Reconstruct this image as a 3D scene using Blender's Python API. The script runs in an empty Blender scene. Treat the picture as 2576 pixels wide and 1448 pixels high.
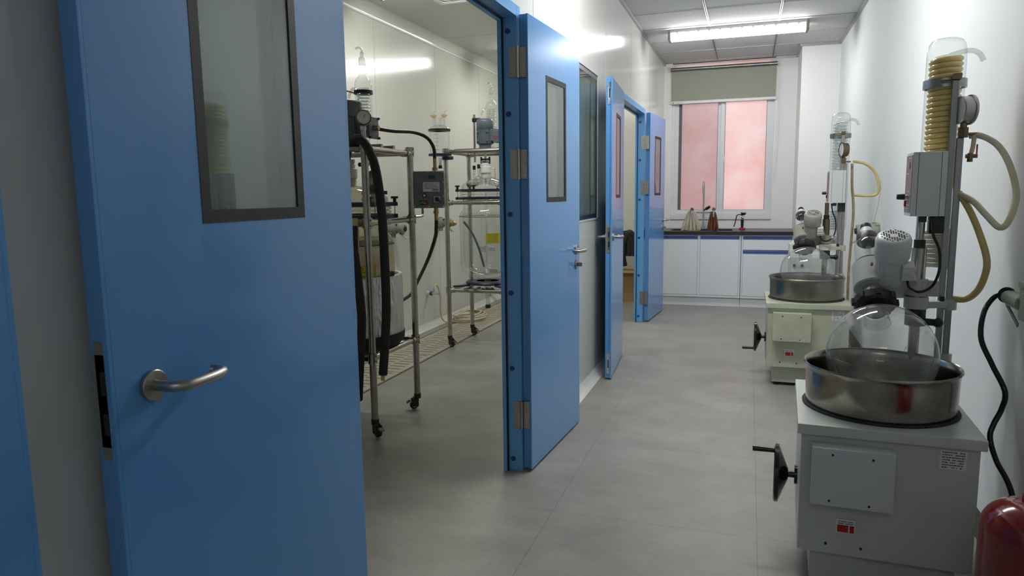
import bpy, bmesh, math, random
from mathutils import Vector, Matrix
random.seed(7)
S = bpy.context.scene
COL = S.collection
PI = math.pi

# ------------------------------------------------------------------ camera
FOC = 1780.0
YAW, PITCH, ROLL = .322895860, .134158305, -.0135105513
cam = bpy.data.cameras.new('camera'); camo = bpy.data.objects.new('camera', cam); COL.objects.link(camo)
cam.sensor_width = 36; cam.lens = 36 * FOC / 2576; cam.clip_start = .02; cam.clip_end = 100
_f = Vector((-math.sin(YAW)*math.cos(PITCH), math.cos(YAW)*math.cos(PITCH), -math.sin(PITCH)))
_r = Vector((math.cos(YAW), math.sin(YAW), 0)); _u = _r.cross(_f)
_r2 = _r*math.cos(ROLL)+_u*math.sin(ROLL); _u2 = -_r*math.sin(ROLL)+_u*math.cos(ROLL)
M = Matrix((( _r2.x,_u2.x,-_f.x,0),(_r2.y,_u2.y,-_f.y,0),(_r2.z,_u2.z,-_f.z,1.33),(0,0,0,1)))
camo.matrix_world = M
cam.dof.use_dof = True; cam.dof.focus_distance = 4.6; cam.dof.aperture_fstop = 13
S.camera = camo

# ------------------------------------------------------------------ world, exposure
LAMP_E = 34.0      # diffuser strength of the strip lamp by the window
LAMP_N = 58.0      # the nearer corridor lamp
LAMP_L = 30.0      # the reactor room lamp
WORLD_E = 1.28      # overcast daylight outside the window
S.view_settings.view_transform = 'Standard'; S.view_settings.look = 'None'
S.view_settings.gamma = 1; S.view_settings.use_curve_mapping = False
S.view_settings.exposure = 0.12
w = bpy.data.worlds.new('world'); S.world = w; w.use_nodes = True
w.node_tree.nodes['Background'].inputs[0].default_value = (.93, .96, 1, 1)
w.node_tree.nodes['Background'].inputs[1].default_value = WORLD_E
S.cycles.transparent_max_bounces = 40
S.cycles.max_bounces = 10
S.cycles.sample_clamp_indirect = 6

# ------------------------------------------------------------------ materials
MATS = {}
def mat(name, col=(.8,.8,.8), rough=.5, metal=0, spec=.5, coat=0, emit=None, es=0, bump=None, noise=None, alpha=None, aniso=0):
    """bump=(scale,strength); noise=(scale, colour2, amount, [stretch])"""
    m = bpy.data.materials.new(name); m.use_nodes = True
    nt = m.node_tree; p = nt.nodes['Principled BSDF']
    p.inputs['Base Color'].default_value = (*col, 1); p.inputs['Roughness'].default_value = rough
    p.inputs['Metallic'].default_value = metal; p.inputs['Specular IOR Level'].default_value = spec
    p.inputs['Coat Weight'].default_value = coat; p.inputs['Coat Roughness'].default_value = .06
    p.inputs['Anisotropic'].default_value = aniso
    if emit: p.inputs['Emission Color'].default_value = (*emit, 1); p.inputs['Emission Strength'].default_value = es
    if alpha is not None: p.inputs['Alpha'].default_value = alpha
    tc = nt.nodes.new('ShaderNodeTexCoord')
    if noise:
        st = noise[3] if len(noise) > 3 else (1,1,1)
        mp = nt.nodes.new('ShaderNodeMapping'); mp.inputs['Scale'].default_value = st
        n = nt.nodes.new('ShaderNodeTexNoise'); n.inputs['Scale'].default_value = noise[0]; n.inputs['Detail'].default_value = 8; n.inputs['Roughness'].default_value = .62
        r = nt.nodes.new('ShaderNodeValToRGB'); r.color_ramp.elements[0].position = .35; r.color_ramp.elements[1].position = .68
        c2 = noise[1]; k = noise[2]
        r.color_ramp.elements[0].color = (*col, 1)
        r.color_ramp.elements[1].color = (*[a*(1-k)+b*k for a, b in zip(col, c2)], 1)
        nt.links.new(tc.outputs['Object'], mp.inputs[0]); nt.links.new(mp.outputs[0], n.inputs['Vector'])
        nt.links.new(n.outputs['Fac'], r.inputs[0]); nt.links.new(r.outputs[0], p.inputs['Base Color'])
    if bump:
        n2 = nt.nodes.new('ShaderNodeTexNoise'); n2.inputs['Scale'].default_value = bump[0]; n2.inputs['Detail'].default_value = 3
        b = nt.nodes.new('ShaderNodeBump'); b.inputs['Strength'].default_value = bump[1]; b.inputs['Distance'].default_value = .01
        if len(bump) > 3: b.inputs['Distance'].default_value = bump[3]
        if len(bump) > 2:
            mp2 = nt.nodes.new('ShaderNodeMapping'); mp2.inputs['Scale'].default_value = bump[2]
            nt.links.new(tc.outputs['Object'], mp2.inputs[0]); nt.links.new(mp2.outputs[0], n2.inputs['Vector'])
        else: nt.links.new(tc.outputs['Object'], n2.inputs['Vector'])
        nt.links.new(n2.outputs['Fac'], b.inputs['Height']); nt.links.new(b.outputs[0], p.inputs['Normal'])
    MATS[name] = m; return m

def glass(name, tint=(.95,.965,.96), lo=.04, hi=.85, haze=0, hcol=(.8,.8,.78), rough=.015, drops=0):
    m = bpy.data.materials.new(name); m.use_nodes = True; nt = m.node_tree; nt.nodes.clear()
    N = nt.nodes.new; L = nt.links.new
    out = N('ShaderNodeOutputMaterial'); tr = N('ShaderNodeBsdfTransparent'); tr.inputs[0].default_value = (*tint, 1)
    gl = N('ShaderNodeBsdfGlossy'); gl.inputs['Roughness'].default_value = rough
    lw = N('ShaderNodeLayerWeight'); lw.inputs['Blend'].default_value = .5
    pw = N('ShaderNodeMath'); pw.operation = 'POWER'; pw.inputs[1].default_value = 3.5
    mr = N('ShaderNodeMapRange'); mr.inputs['To Min'].default_value = lo; mr.inputs['To Max'].default_value = hi
    mx = N('ShaderNodeMixShader')
    L(lw.outputs['Facing'], pw.inputs[0]); L(pw.outputs[0], mr.inputs['Value']); L(mr.outputs[0], mx.inputs[0])
    L(tr.outputs[0], mx.inputs[1]); L(gl.outputs[0], mx.inputs[2])
    res = mx
    if haze or drops:
        d = N('ShaderNodeBsdfDiffuse'); d.inputs[0].default_value = (*hcol, 1)
        m2 = N('ShaderNodeMixShader')
        if drops:
            tc = N('ShaderNodeTexCoord'); n = N('ShaderNodeTexNoise'); n.inputs['Scale'].default_value = 9; n.inputs['Detail'].default_value = 6
            r = N('ShaderNodeMapRange'); r.inputs['From Min'].default_value = .5; r.inputs['From Max'].default_value = .75
            r.inputs['To Min'].default_value = haze; r.inputs['To Max'].default_value = haze + drops
            L(tc.outputs['Object'], n.inputs['Vector']); L(n.outputs['Fac'], r.inputs['Value']); L(r.outputs[0], m2.inputs[0])
            bp = N('ShaderNodeBump'); bp.inputs['Strength'].default_value = .06; bp.inputs['Distance'].default_value = .02
            L(n.outputs['Fac'], bp.inputs['Height']); L(bp.outputs[0], gl.inputs['Normal'])
        else: m2.inputs[0].default_value = haze
        L(mx.outputs[0], m2.inputs[1]); L(d.outputs[0], m2.inputs[2]); res = m2
    L(res.outputs[0], out.inputs[0]); MATS[name] = m; return m

mat('door_blue', (.095,.29,.62), .22, spec=.5, coat=.35, bump=(2.2,.06))
mat('frame_blue', (.125,.37,.72), .3, spec=.5)
mat('cap_blue', (.012,.045,.19), .45)
mat('seal', (.012,.012,.014), .6)
mat('wall_metal', (.66,.665,.635), .13, spec=.42, bump=(1.2,.025))
mat('wall_lab', (.62,.625,.57), .15, spec=.35, bump=(1.3,.02))
mat('wall_paint', (.78,.80,.80), .85, spec=.12, bump=(3,.12,(.2,1.0,.25)))
mat('wall_end', (.82,.825,.81), .5)
mat('seam', (.38,.38,.36), .5)
mat('lab_ceiling', (.50,.505,.46), .3, spec=.3)
mat('tile', (.62,.625,.62), .85, noise=(60,(.50,.50,.50),.35))
mat('tbar', (.40,.41,.41), .35, metal=.4)
mat('tgap', (.10,.10,.10), .7)
mat('steel', (.50,.48,.44), .24, metal=1, noise=(9,(.30,.27,.23),.7))
mat('steel_bright', (.62,.61,.59), .2, metal=1)
mat('steel_satin', (.40,.38,.35), .36, metal=1)
mat('steel_bath', (.40,.38,.335), .19, metal=1, noise=(14,(.16,.13,.09),.55))
mat('steel_bath_dull', (.25,.235,.21), .3, metal=1, noise=(6,(.16,.14,.11),.7))
mat('coil_yellow', (.80,.58,.18), .18, coat=.6)
mat('aluminium', (.34,.35,.35), .3, metal=1, noise=(8,(.22,.22,.21),.6,(1,1,.1)))
mat('white_metal', (.68,.70,.69), .32, spec=.5)
mat('cab_white', (.58,.61,.57), .33, noise=(4,(.5,.5,.43),.5))
mat('cab_green', (.50,.53,.415), .4, noise=(5,(.36,.35,.24),.6))
mat('cab_box', (.60,.62,.63), .35)
mat('grey_cast', (.50,.51,.50), .35, noise=(6,(.38,.38,.35),.4))
mat('grey_cast_old', (.38,.38,.33), .42, noise=(8,(.24,.22,.17),.5))
mat('black', (.012,.012,.013), .4)
mat('black_gloss', (.01,.01,.011), .14)
mat('black_rubber', (.018,.018,.018), .75, bump=(60,.25))
mat('navy', (.014,.016,.05), .35)
mat('ptfe', (.80,.80,.77), .4)
mat('cream', (.62,.57,.46), .5)
mat('brass', (.42,.30,.14), .35, metal=1)
mat('bronze', (.20,.15,.10), .4, metal=1)
mat('hose_cream', (.62,.55,.38), .3, spec=.5)
mat('hose_yellow', (.60,.47,.18), .28, spec=.5)
mat('hose_old', (.42,.34,.20), .4, noise=(30,(.22,.13,.05),.7))
mat('motor_grey', (.115,.145,.175), .35, noise=(10,(.09,.11,.13),.5))
mat('ctrl_grey', (.17,.175,.18), .45, noise=(30,(.09,.09,.095),.5))
mat('socket_green', (.27,.31,.235), .42)
mat('panel_mauve', (.165,.125,.13), .4)
mat('label_white', (.74,.75,.75), .5)
mat('ink', (.06,.06,.07), .6)
mat('red', (.50,.012,.015), .35)
mat('ext_red', (.17,.003,.006), .12, coat=.6)
mat('yellow', (.62,.55,.02), .45)
mat('foil', (.86,.87,.88), .32, metal=.55, bump=(26,1,(1,1,.35),.05))
mat('black_top', (.025,.021,.022), .32, bump=(90,.06))
mat('cupboard', (.74,.77,.79), .42)
mat('pull_blue', (.085,.13,.40), .35)
mat('pull_dark', (.03,.05,.20), .4)
mat('cloth_cream', (.52,.49,.40), .9, bump=(25,.3), noise=(9,(.36,.32,.24),.5))
mat('cloth_brown', (.16,.055,.025), .9, bump=(120,.4))
mat('tap_grey', (.33,.34,.34), .35)
mat('green', (.01,.16,.07), .4)
mat('teal', (.01,.20,.30), .4)
mat('blind', (.33,.34,.28), .8, bump=(300,.1))
mat('white_plastic', (.78,.79,.78), .4)
mat('window_white', (.72,.74,.76), .35)
mat('screen_dark', (.13,.13,.14), .7)
mat('grate', (.43,.40,.325), .6, noise=(12,(.33,.28,.21),.6))
mat('slot', (.05,.038,.028), .9)
mat('cardboard', (.33,.215,.105), .8)
mat('chrome', (.75,.75,.76), .08, metal=1)
mat('lcd', (.035,.045,.05), .3)
mat('dirty_glassfill', (.74,.68,.50), .45, noise=(2.6,(.52,.27,.07),.8,(1,1,5)))
mat('lamp_cover', (1,1,1), .4, emit=(1,1,.985), es=LAMP_E)
mat('lamp_lab', (1,1,1), .4, emit=(1,.985,.93), es=LAMP_L)
mat('back_fill_lamp', (1,1,1), .4, emit=(1,1,.985), es=8)  # weak fill light added behind the viewer
mat('lamp_near', (1,1,1), .4, emit=(1,1,.985), es=LAMP_N)
mat('lamp_end', (.20,.20,.15), .5)
mat('pcb_white', (.68,.70,.68), .42)
glass('fly_screen', tint=(.86,.86,.88), lo=0, hi=0, rough=.5, haze=.12, hcol=(.4,.36,.36))
glass('glass', haze=.018)
glass('glass_flask', tint=(.93,.94,.935), lo=.05, hi=.9, haze=.05, drops=.16)
glass('glass_coil', tint=(.90,.92,.91), lo=.14, hi=.9, haze=.06)
glass('glass_pane', tint=(.88,.94,.92), lo=.09, hi=.9, haze=.06, hcol=(.5,.56,.52))
glass('glass_door', tint=(.86,.90,.88), lo=.07, hi=.8, haze=.10, hcol=(.55,.60,.57))
glass('glass_stain', tint=(.90,.82,.62), lo=.05, hi=.8, haze=.35, hcol=(.60,.50,.32))
glass('glass_cloud', tint=(.90,.88,.80), lo=.05, hi=.85, haze=.22, hcol=(.66,.62,.50))

def pane_mat():
    m = bpy.data.materials.new('frosted_pane'); m.use_nodes = True; nt = m.node_tree; nt.nodes.clear()
    N = nt.nodes.new; L = nt.links.new
    out = N('ShaderNodeOutputMaterial'); t = N('ShaderNodeBsdfTranslucent'); g = N('ShaderNodeBsdfGlossy'); g.inputs['Roughness'].default_value = .3
    tc = N('ShaderNodeTexCoord'); n = N('ShaderNodeTexNoise'); n.inputs['Scale'].default_value = 2.6; n.inputs['Detail'].default_value = 7; n.inputs['Roughness'].default_value = .6
    r = N('ShaderNodeValToRGB'); r.color_ramp.elements[0].position = .3; r.color_ramp.elements[1].position = .72
    r.color_ramp.elements[0].color = (.86,.63,.60,1); r.color_ramp.elements[1].color = (.88,.77,.75,1)
    L(tc.outputs['Object'], n.inputs['Vector']); L(n.outputs['Fac'], r.inputs[0]); L(r.outputs[0], t.inputs[0])
    mx = N('ShaderNodeMixShader'); mx.inputs[0].default_value = .04
    L(t.outputs[0], mx.inputs[1]); L(g.outputs[0], mx.inputs[2]); L(mx.outputs[0], out.inputs[0]); MATS['frosted'] = m
pane_mat()

def floor_mat():
    m = mat('floor_vinyl', (.25,.245,.225), .36, spec=.4); nt = m.node_tree; p = nt.nodes['Principled BSDF']
    N = nt.nodes.new; L = nt.links.new; tc = N('ShaderNodeTexCoord')
    mp = N('ShaderNodeMapping'); mp.inputs['Scale'].default_value = (1,1.35,1)
    n = N('ShaderNodeTexNoise'); n.inputs['Scale'].default_value = 2.6; n.inputs['Detail'].default_value = 11; n.inputs['Roughness'].default_value = .68
    n.inputs['Distortion'].default_value = .25
    r = N('ShaderNodeValToRGB'); e = r.color_ramp.elements
    e[0].position = .28; e[0].color = (.205,.200,.177,1); e[1].position = .74; e[1].color = (.335,.325,.29,1)
    n2 = N('ShaderNodeTexNoise'); n2.inputs['Scale'].default_value = 45; n2.inputs['Detail'].default_value = 4
    mr = N('ShaderNodeMapRange'); mr.inputs['To Min'].default_value = .93; mr.inputs['To Max'].default_value = 1.07
    mix = N('ShaderNodeVectorMath'); mix.operation = 'SCALE'
    # tile joints
    sx = N('ShaderNodeSeparateXYZ'); L(tc.outputs['Object'], sx.inputs[0])
    def joint(sock, off, per, wd):
        a = N('ShaderNodeMath'); a.operation = 'ADD'; a.inputs[1].default_value = off; L(sock, a.inputs[0])
        b = N('ShaderNodeMath'); b.operation = 'DIVIDE'; b.inputs[1].default_value = per; L(a.outputs[0], b.inputs[0])
        c = N('ShaderNodeMath'); c.operation = 'FRACT'; L(b.outputs[0], c.inputs[0])
        d = N('ShaderNodeMath'); d.operation = 'LESS_THAN'; d.inputs[1].default_value = wd/per; L(c.outputs[0], d.inputs[0]); return d.outputs[0]
    jx = joint(sx.outputs[0], 8.06, .8125, .0022); jy = joint(sx.outputs[1], 10-2.49+.0, .8533, .0022)
    mxx = N('ShaderNodeMath'); mxx.operation = 'MAXIMUM'; L(jx, mxx.inputs[0]); L(jy, mxx.inputs[1])
    dk = N('ShaderNodeMapRange'); dk.inputs['To Min'].default_value = 1; dk.inputs['To Max'].default_value = .55; L(mxx.outputs[0], dk.inputs['Value'])
    ml = N('ShaderNodeMath'); ml.operation = 'MULTIPLY'
    L(tc.outputs['Object'], mp.inputs[0]); L(mp.outputs[0], n.inputs['Vector']); L(n.outputs['Fac'], r.inputs[0]); L(tc.outputs['Object'], n2.inputs['Vector'])
    L(n2.outputs['Fac'], mr.inputs['Value']); L(mr.outputs[0], ml.inputs[0]); L(dk.outputs[0], ml.inputs[1])
    L(r.outputs[0], mix.inputs[0]); L(ml.outputs[0], mix.inputs['Scale']); L(mix.outputs[0], p.inputs['Base Color'])
    rr = N('ShaderNodeMapRange'); rr.inputs['To Min'].default_value = .30; rr.inputs['To Max'].default_value = .48
    L(n.outputs['Fac'], rr.inputs['Value']); L(rr.outputs[0], p.inputs['Roughness'])
floor_mat()

# ------------------------------------------------------------------ mesh builder
def catmull(pts, n=6, closed=False):
    P = [Vector(p) for p in pts]; out = []; m = len(P)
    if m < 3 and not closed: return P
    rng = range(m if closed else m-1)
    for i in rng:
        if closed: a,b,c,d = P[(i-1)%m],P[i],P[(i+1)%m],P[(i+2)%m]
        else:
            b,c = P[i],P[i+1]; a = P[i-1] if i else b*2-c; d = P[i+2] if i+2 < m else c*2-b
        for k in range(n):
            t = k/n; out.append(.5*((2*b)+(c-a)*t+(2*a-5*b+4*c-d)*t*t+(3*b-a-3*c+d)*t**3))
    if not closed: out.append(P[-1])
    return out
def frame(d):
    d = Vector(d).normalized(); a = Vector((0,0,1)) if abs(d.z) < .9 else Vector((1,0,0))
    x = a.cross(d).normalized(); return x, d.cross(x), d

class B:
    def __init__(s): s.bm = bmesh.new(); s.wn = False
    def _mi(s, faces, mi):
        for f in faces: f.material_index = mi
    def box(s, c, sz, rz=0, bev=0, mi=0, R=None):
        mtx = Matrix.Translation(c) @ (R if R else Matrix.Rotation(rz,4,'Z')) @ Matrix.Diagonal((*sz,1))
        g = bmesh.ops.create_cube(s.bm, size=1, matrix=mtx)['verts']; fs = {f for v in g for f in v.link_faces}; s._mi(fs, mi)
        if bev:
            s.wn = True; es = list({e for v in g for e in v.link_edges})
            bmesh.ops.bevel(s.bm, geom=es, offset=bev, segments=2, affect='EDGES', profile=.5)
        return s
    def bx(s, x0,x1,y0,y1,z0,z1, bev=0, mi=0): return s.box(((x0+x1)/2,(y0+y1)/2,(z0+z1)/2),(abs(x1-x0),abs(y1-y0),abs(z1-z0)),bev=bev,mi=mi)
    def lathe(s, prof, o=(0,0,0), d=(0,0,1), seg=28, mi=0, a0=0, a1=2*PI):
        x,y,z = frame(d); o = Vector(o); full = abs(a1-a0-2*PI) < 1e-6; rings = []
        n = seg if full else seg+1
        for r,t in prof:
            if r <= 1e-6: rings.append([s.bm.verts.new(o+z*t)])
            else: rings.append([s.bm.verts.new(o+z*t+(x*math.cos(a0+(a1-a0)*k/seg)+y*math.sin(a0+(a1-a0)*k/seg))*r) for k in range(n)])
        for A,Bb in zip(rings, rings[1:]):
            if len(A)==1 and len(Bb)==1: continue
            for k in range(seg):
                k2 = (k+1)%n
                vs = [A[0],Bb[k2],Bb[k]] if len(A)==1 else ([A[k],A[k2],Bb[0]] if len(Bb)==1 else [A[k],A[k2],Bb[k2],Bb[k]])
                try: s.bm.faces.new(vs).material_index = mi
                except ValueError: pass
        return s
    def cyl(s, p0, p1, r0, r1=None, seg=20, mi=0, cap=True, bev=0):
        p0,p1 = Vector(p0),Vector(p1); L = (p1-p0).length; r1 = r0 if r1 is None else r1
        if cap: pr = [(0,0),(r0-bev,0)]+([(r0,bev)] if bev else [])+([(r1,L-bev)] if bev else [])+[(r1-bev,L),(0,L)]
        else: pr = [(r0,0),(r1,L)]
        if not bev and cap: pr = [(0,0),(r0,0),(r1,L),(0,L)]
        return s.lathe(pr, p0, p1-p0, seg, mi)
    def tube(s, pts, r, seg=10, n=6, mi=0, closed=False, cap=True, smooth=True):
        P = catmull(pts, n, closed) if smooth else [Vector(p) for p in pts]; m = len(P)
        rad = r if callable(r) else (lambda t: r); rings = []; px = None
        for i,p in enumerate(P):
            if closed: t = (P[(i+1)%m]-P[i-1])
            else: t = (P[min(i+1,m-1)]-P[max(i-1,0)])
            t.normalize()
            if px is None: px = frame(t)[0]
            px = (px - t*px.dot(t)).normalized(); py = t.cross(px)
            rr = rad(i/(m-1))
            rings.append([s.bm.verts.new(p+(px*math.cos(2*PI*k/seg)+py*math.sin(2*PI*k/seg))*rr) for k in range(seg)])
        for i in range(m if closed else m-1):
            A,C = rings[i],rings[(i+1)%m]
            for k in range(seg):
                s.bm.faces.new([A[k],A[(k+1)%seg],C[(k+1)%seg],C[k]]).material_index = mi
        if cap and not closed:
            s.bm.faces.new(rings[0][::-1]).material_index = mi; s.bm.faces.new(rings[-1]).material_index = mi
        return s
    def prism(s, pts, ext, mi=0):
        ext = Vector(ext); A = [s.bm.verts.new(Vector(p)) for p in pts]; C = [s.bm.verts.new(Vector(p)+ext) for p in pts]; n = len(A)
        fs = [s.bm.faces.new(A[::-1]), s.bm.faces.new(C)]+[s.bm.faces.new([A[k],A[(k+1)%n],C[(k+1)%n],C[k]]) for k in range(n)]
        s._mi(fs, mi); return s
    def ball(s, o, r, mi=0, seg=16, sc=(1,1,1)):
        g = bmesh.ops.create_uvsphere(s.bm, u_segments=seg, v_segments=seg//2+2, radius=r, matrix=Matrix.Translation(o)@Matrix.Diagonal((*sc,1)))['verts']
        s._mi({f for v in g for f in v.link_faces}, mi); return s
    def build(s, name, mats, parent=None, ang=35, **props):
        bmesh.ops.recalc_face_normals(s.bm, faces=s.bm.faces)
        me = bpy.data.meshes.new(name); s.bm.to_mesh(me); s.bm.free()
        for f in me.polygons: f.use_smooth = True
        me.set_sharp_from_angle(angle=math.radians(ang))
        for m in ([mats] if isinstance(mats,str) else mats): me.materials.append(MATS[m])
        o = bpy.data.objects.new(name, me); COL.objects.link(o)
        if s.wn: md = o.modifiers.new('weighted_normal','WEIGHTED_NORMAL'); md.keep_sharp = True
        if parent: o.parent = parent
        for k,v in props.items(): o[k] = v
        return o
def tag(o, label, cat, group=None, kind=None):
    o['label'] = label; o['category'] = cat
    if group: o['group'] = group
    if kind: o['kind'] = kind
    return o
def thing(name, label, cat, loc=(0,0,0), rz=0, group=None, kind=None):
    o = bpy.data.objects.new(name, None); o.empty_display_size = .1; COL.objects.link(o); o.location = loc; o.rotation_euler = (0,0,rz)
    return tag(o, label, cat, group, kind)
def struct(name, b, m, label, cat):
    return tag(b.build(name, m), label, cat, kind='structure')
def copy_tree(o, parent=None):
    c = o.copy(); COL.objects.link(c); c.parent = parent
    for ch in list(o.children): copy_tree(ch, c)
    return c
def textlines(b, o, ux, uz, wd, ht, rows, mi=1, nrm=(0,-1,0), seed=1):
    """small printed marks too fine to read: rows of dashes lying on a label"""
    rnd = random.Random(seed); o = Vector(o); ux = Vector(ux); uz = Vector(uz); nn = Vector(nrm)*.0004
    for k in range(rows):
        y = ht*(1-(k+.5)/rows); x = wd*.05
        while x < wd*.93:
            l = wd*rnd.uniform(.03,.09); l = min(l, wd*.95-x); h = ht/rows*.42
            if rnd.random() < .86:
                p = o+ux*x+uz*(y-h/2); b.prism([p,p+ux*l,p+ux*l+uz*h,p+uz*h], nn, mi)
            x += l+wd*.018

# ------------------------------------------------------------------ room shell
XL, XR, H, YE = -1.03, .87, 2.85, 9.05
struct('floor', B().bx(-3.4,1.3,-2.2,9.6,-.05,0), 'floor_vinyl', 'grey mottled vinyl tile floor of the corridor and lab', 'floor')
b = B()
def slab_y(b, x0, x1, segs, holes):   # wall along Y with holes [(y0,y1,z0,z1)]
    y = segs[0]
    for (a,c,z0,z1) in sorted(holes):
        b.bx(x0,x1,y,a,0,H)
        if z0 > 0: b.bx(x0,x1,a,c,0,z0)
        if z1 < H: b.bx(x0,x1,a,c,z1,H)
        y = c
    b.bx(x0,x1,y,segs[1],0,H)
slab_y(b, XL-.05, XL, (-2.1,YE+.1), [(1.52,3.155,0,2.155),(3.95,5.02,1.145,2.125),(5.66,7.20,0,2.125)])
# cove at the wall foot and panel joints
for (y0,y1) in ((-2.0,1.47),(3.21,5.61),(7.25,8.36)):
    b.prism([(XL,y0,0),(XL+.05,y0,0),(XL+.028,y0,.014),(XL+.012,y0,.032),(XL,y0,.06)], (0,y1-y0,0))
for y in (-.5,.68,3.46,5.32,6.5,7.68):
    b.bx(XL,XL+.0012,y-.0012,y+.0012,(.06 if y < 5.6 or y > 7.2 else 2.2),H,mi=1)
struct('wall_left', b, ['wall_metal','seam'], 'glossy pale metal panel wall with doorways and a window', 'wall')
b = B(); b.bx(XR,XR+.1,-2.1,YE+.1,0,H)
struct('wall_right', b, 'wall_paint', 'long plain white painted wall behind the evaporators', 'wall')
b = B(); b.bx(XR-.012,XR,-2.0,8.40,0,.10)
struct('baseboard_right', b, 'black', 'dark skirting along the foot of the white wall', 'baseboard')
b = B(); b.bx(XL-.08,XR+.1,-2.2,-2.1,0,H)
struct('wall_back', b, 'wall_paint', 'white wall closing the corridor behind the viewer', 'wall')
# end wall with window opening, pier at right
WX0,WX1,WZ0,WZ1 = -.93,.25,1.0,2.85
b = B(); b.bx(XL,WX0,YE,YE+.22,0,H); b.bx(WX1,XR,YE,YE+.22,0,H); b.bx(WX0,WX1,YE,YE+.22,0,WZ0); b.bx(WX0,WX1,YE,YE+.22,WZ1,H)

struct('wall_end', b, 'wall_end', 'white end wall around the pink-lit window', 'wall')
b = B(); b.bx(.49,XR,8.40,YE,0,H)
struct('wall_pier', b, 'wall_end', 'square white pier in the right corner beside the worktop', 'wall')
# corridor ceiling and T bars
b = B(); b.bx(XL,XR,-2.1,YE,H,H+.05)
struct('ceiling', b, 'tile', 'white suspended tile ceiling of the corridor', 'ceiling')
b = B()
for x in (-.40,.21):
    b.bx(x-.010,x+.010,-2.1,YE,H-.005,H,mi=0); b.bx(x-.0035,x+.0035,-2.1,YE,H-.0052,H-.005,mi=1)
y = 8.30-.61*16
while y < YE:
    b.bx(XL,XR,y-.0045,y+.0045,H-.004,H,mi=0); b.bx(XL,XR,y-.002,y+.002,H-.0044,H-.004,mi=1); y += .61
struct('trim_1', b, ['tbar','tgap'], 'thin metal T bars of the tile ceiling', 'trim')
b = B()
for x0,x1 in ((XL,XL+.022),(XR-.022,XR)): b.bx(x0,x1,-2.1,(YE if x0 < 0 else 8.40),H-.022,H)
b.bx(.49,XR,8.378,8.40,H-.022,H); b.bx(.468,.49,8.378,YE,H-.022,H); b.bx(WX1,.49,YE-.022,YE,H-.022,H)
struct('trim_2', b, 'tbar', 'grey angle trim where the tile ceiling meets the walls', 'trim')

# reactor room
LX = -3.0
b = B(); b.bx(LX-.1,LX,.9,9.2,0,2.9)
for y in (3.02,4.22,5.43,6.645,7.85): b.bx(LX,LX+.0012,y-.0012,y+.0012,.05,2.79,mi=1)
b.prism([(LX,1,0),(LX+.05,1,0),(LX+.03,1,.014),(LX+.012,1,.032),(LX,1,.06)], (0,8.12,0))
struct('wall_lab_back', b, ['wall_lab','seam'], 'pale metal panel wall at the back of the reactor room', 'wall')
b = B(); b.bx(LX-.1,XL-.05,9.12,9.2,0,2.9); struct('wall_lab_far', b, 'wall_lab', 'pale end wall of the reactor room', 'wall')
b = B(); b.bx(LX-.1,XL-.05,.9,1.0,0,2.9); struct('wall_lab_near', b, 'wall_lab', 'pale near wall of the reactor room', 'wall')
b = B(); b.bx(LX,XL-.05,1.0,9.12,2.85,2.9)
b.bx(LX,XL-.05,6.70,6.7024,2.8488,2.85,mi=1)
struct('ceiling_lab', b, ['lab_ceiling','seam'], 'plain pale metal ceiling of the reactor room', 'ceiling')
b = B()
pr = [(LX,0,2.85),(LX,0,2.775)]+[(LX+.085-.085*math.cos(a)-.0,0,2.775+.075*math.sin(a)) for a in [PI/2*k/6 for k in range(1,7)]]
b.prism([(p[0],1.0,p[2]) for p in pr], (0,8.12,0))
b.bx(LX,LX+.010,1.0,9.12,2.765,2.779,mi=1)  # lip coloured white to stand for the highlight along the glossy cove
struct('trim_3', b, ['wall_lab','white_plastic'], 'rounded cove where the reactor room wall meets its ceiling', 'trim')

# floor channel with slotted covers: every cover plate is a thing
b = B(); b.bx(-2.86,-2.43,1.0,9.1,0,.0006); 
struct('trim_4', b, 'slot', 'dark edge of the floor channel', 'trim')
def grate():
    b = B(); b.bx(-.205,.205,-.295,.295,0,.0026,bev=.0008)
    for k in range(7):
        y = -.245+k*.078
        b.box((-.07,y,.0025),(.14,.013,.0006),mi=1); b.box((.085,y+.032,.0025),(.13,.013,.0006),mi=1)
    for x in (-.2,.2): b.box((x,0,.0025),(.006,.59,.0006),mi=1)
    return b.build('drain_grate', ['grate','slot'])
g0 = None
for k in range(13):
    y = 1.35+.60*k
    o = grate() if g0 is None else g0.copy()
    if g0 is not None: COL.objects.link(o)
    g0 = g0 or o; o.location = (-2.645,y,.0006)
    tag(o, 'slotted beige drain cover set in the reactor room floor channel', 'drain cover', 'drain covers in the floor channel')

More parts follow.
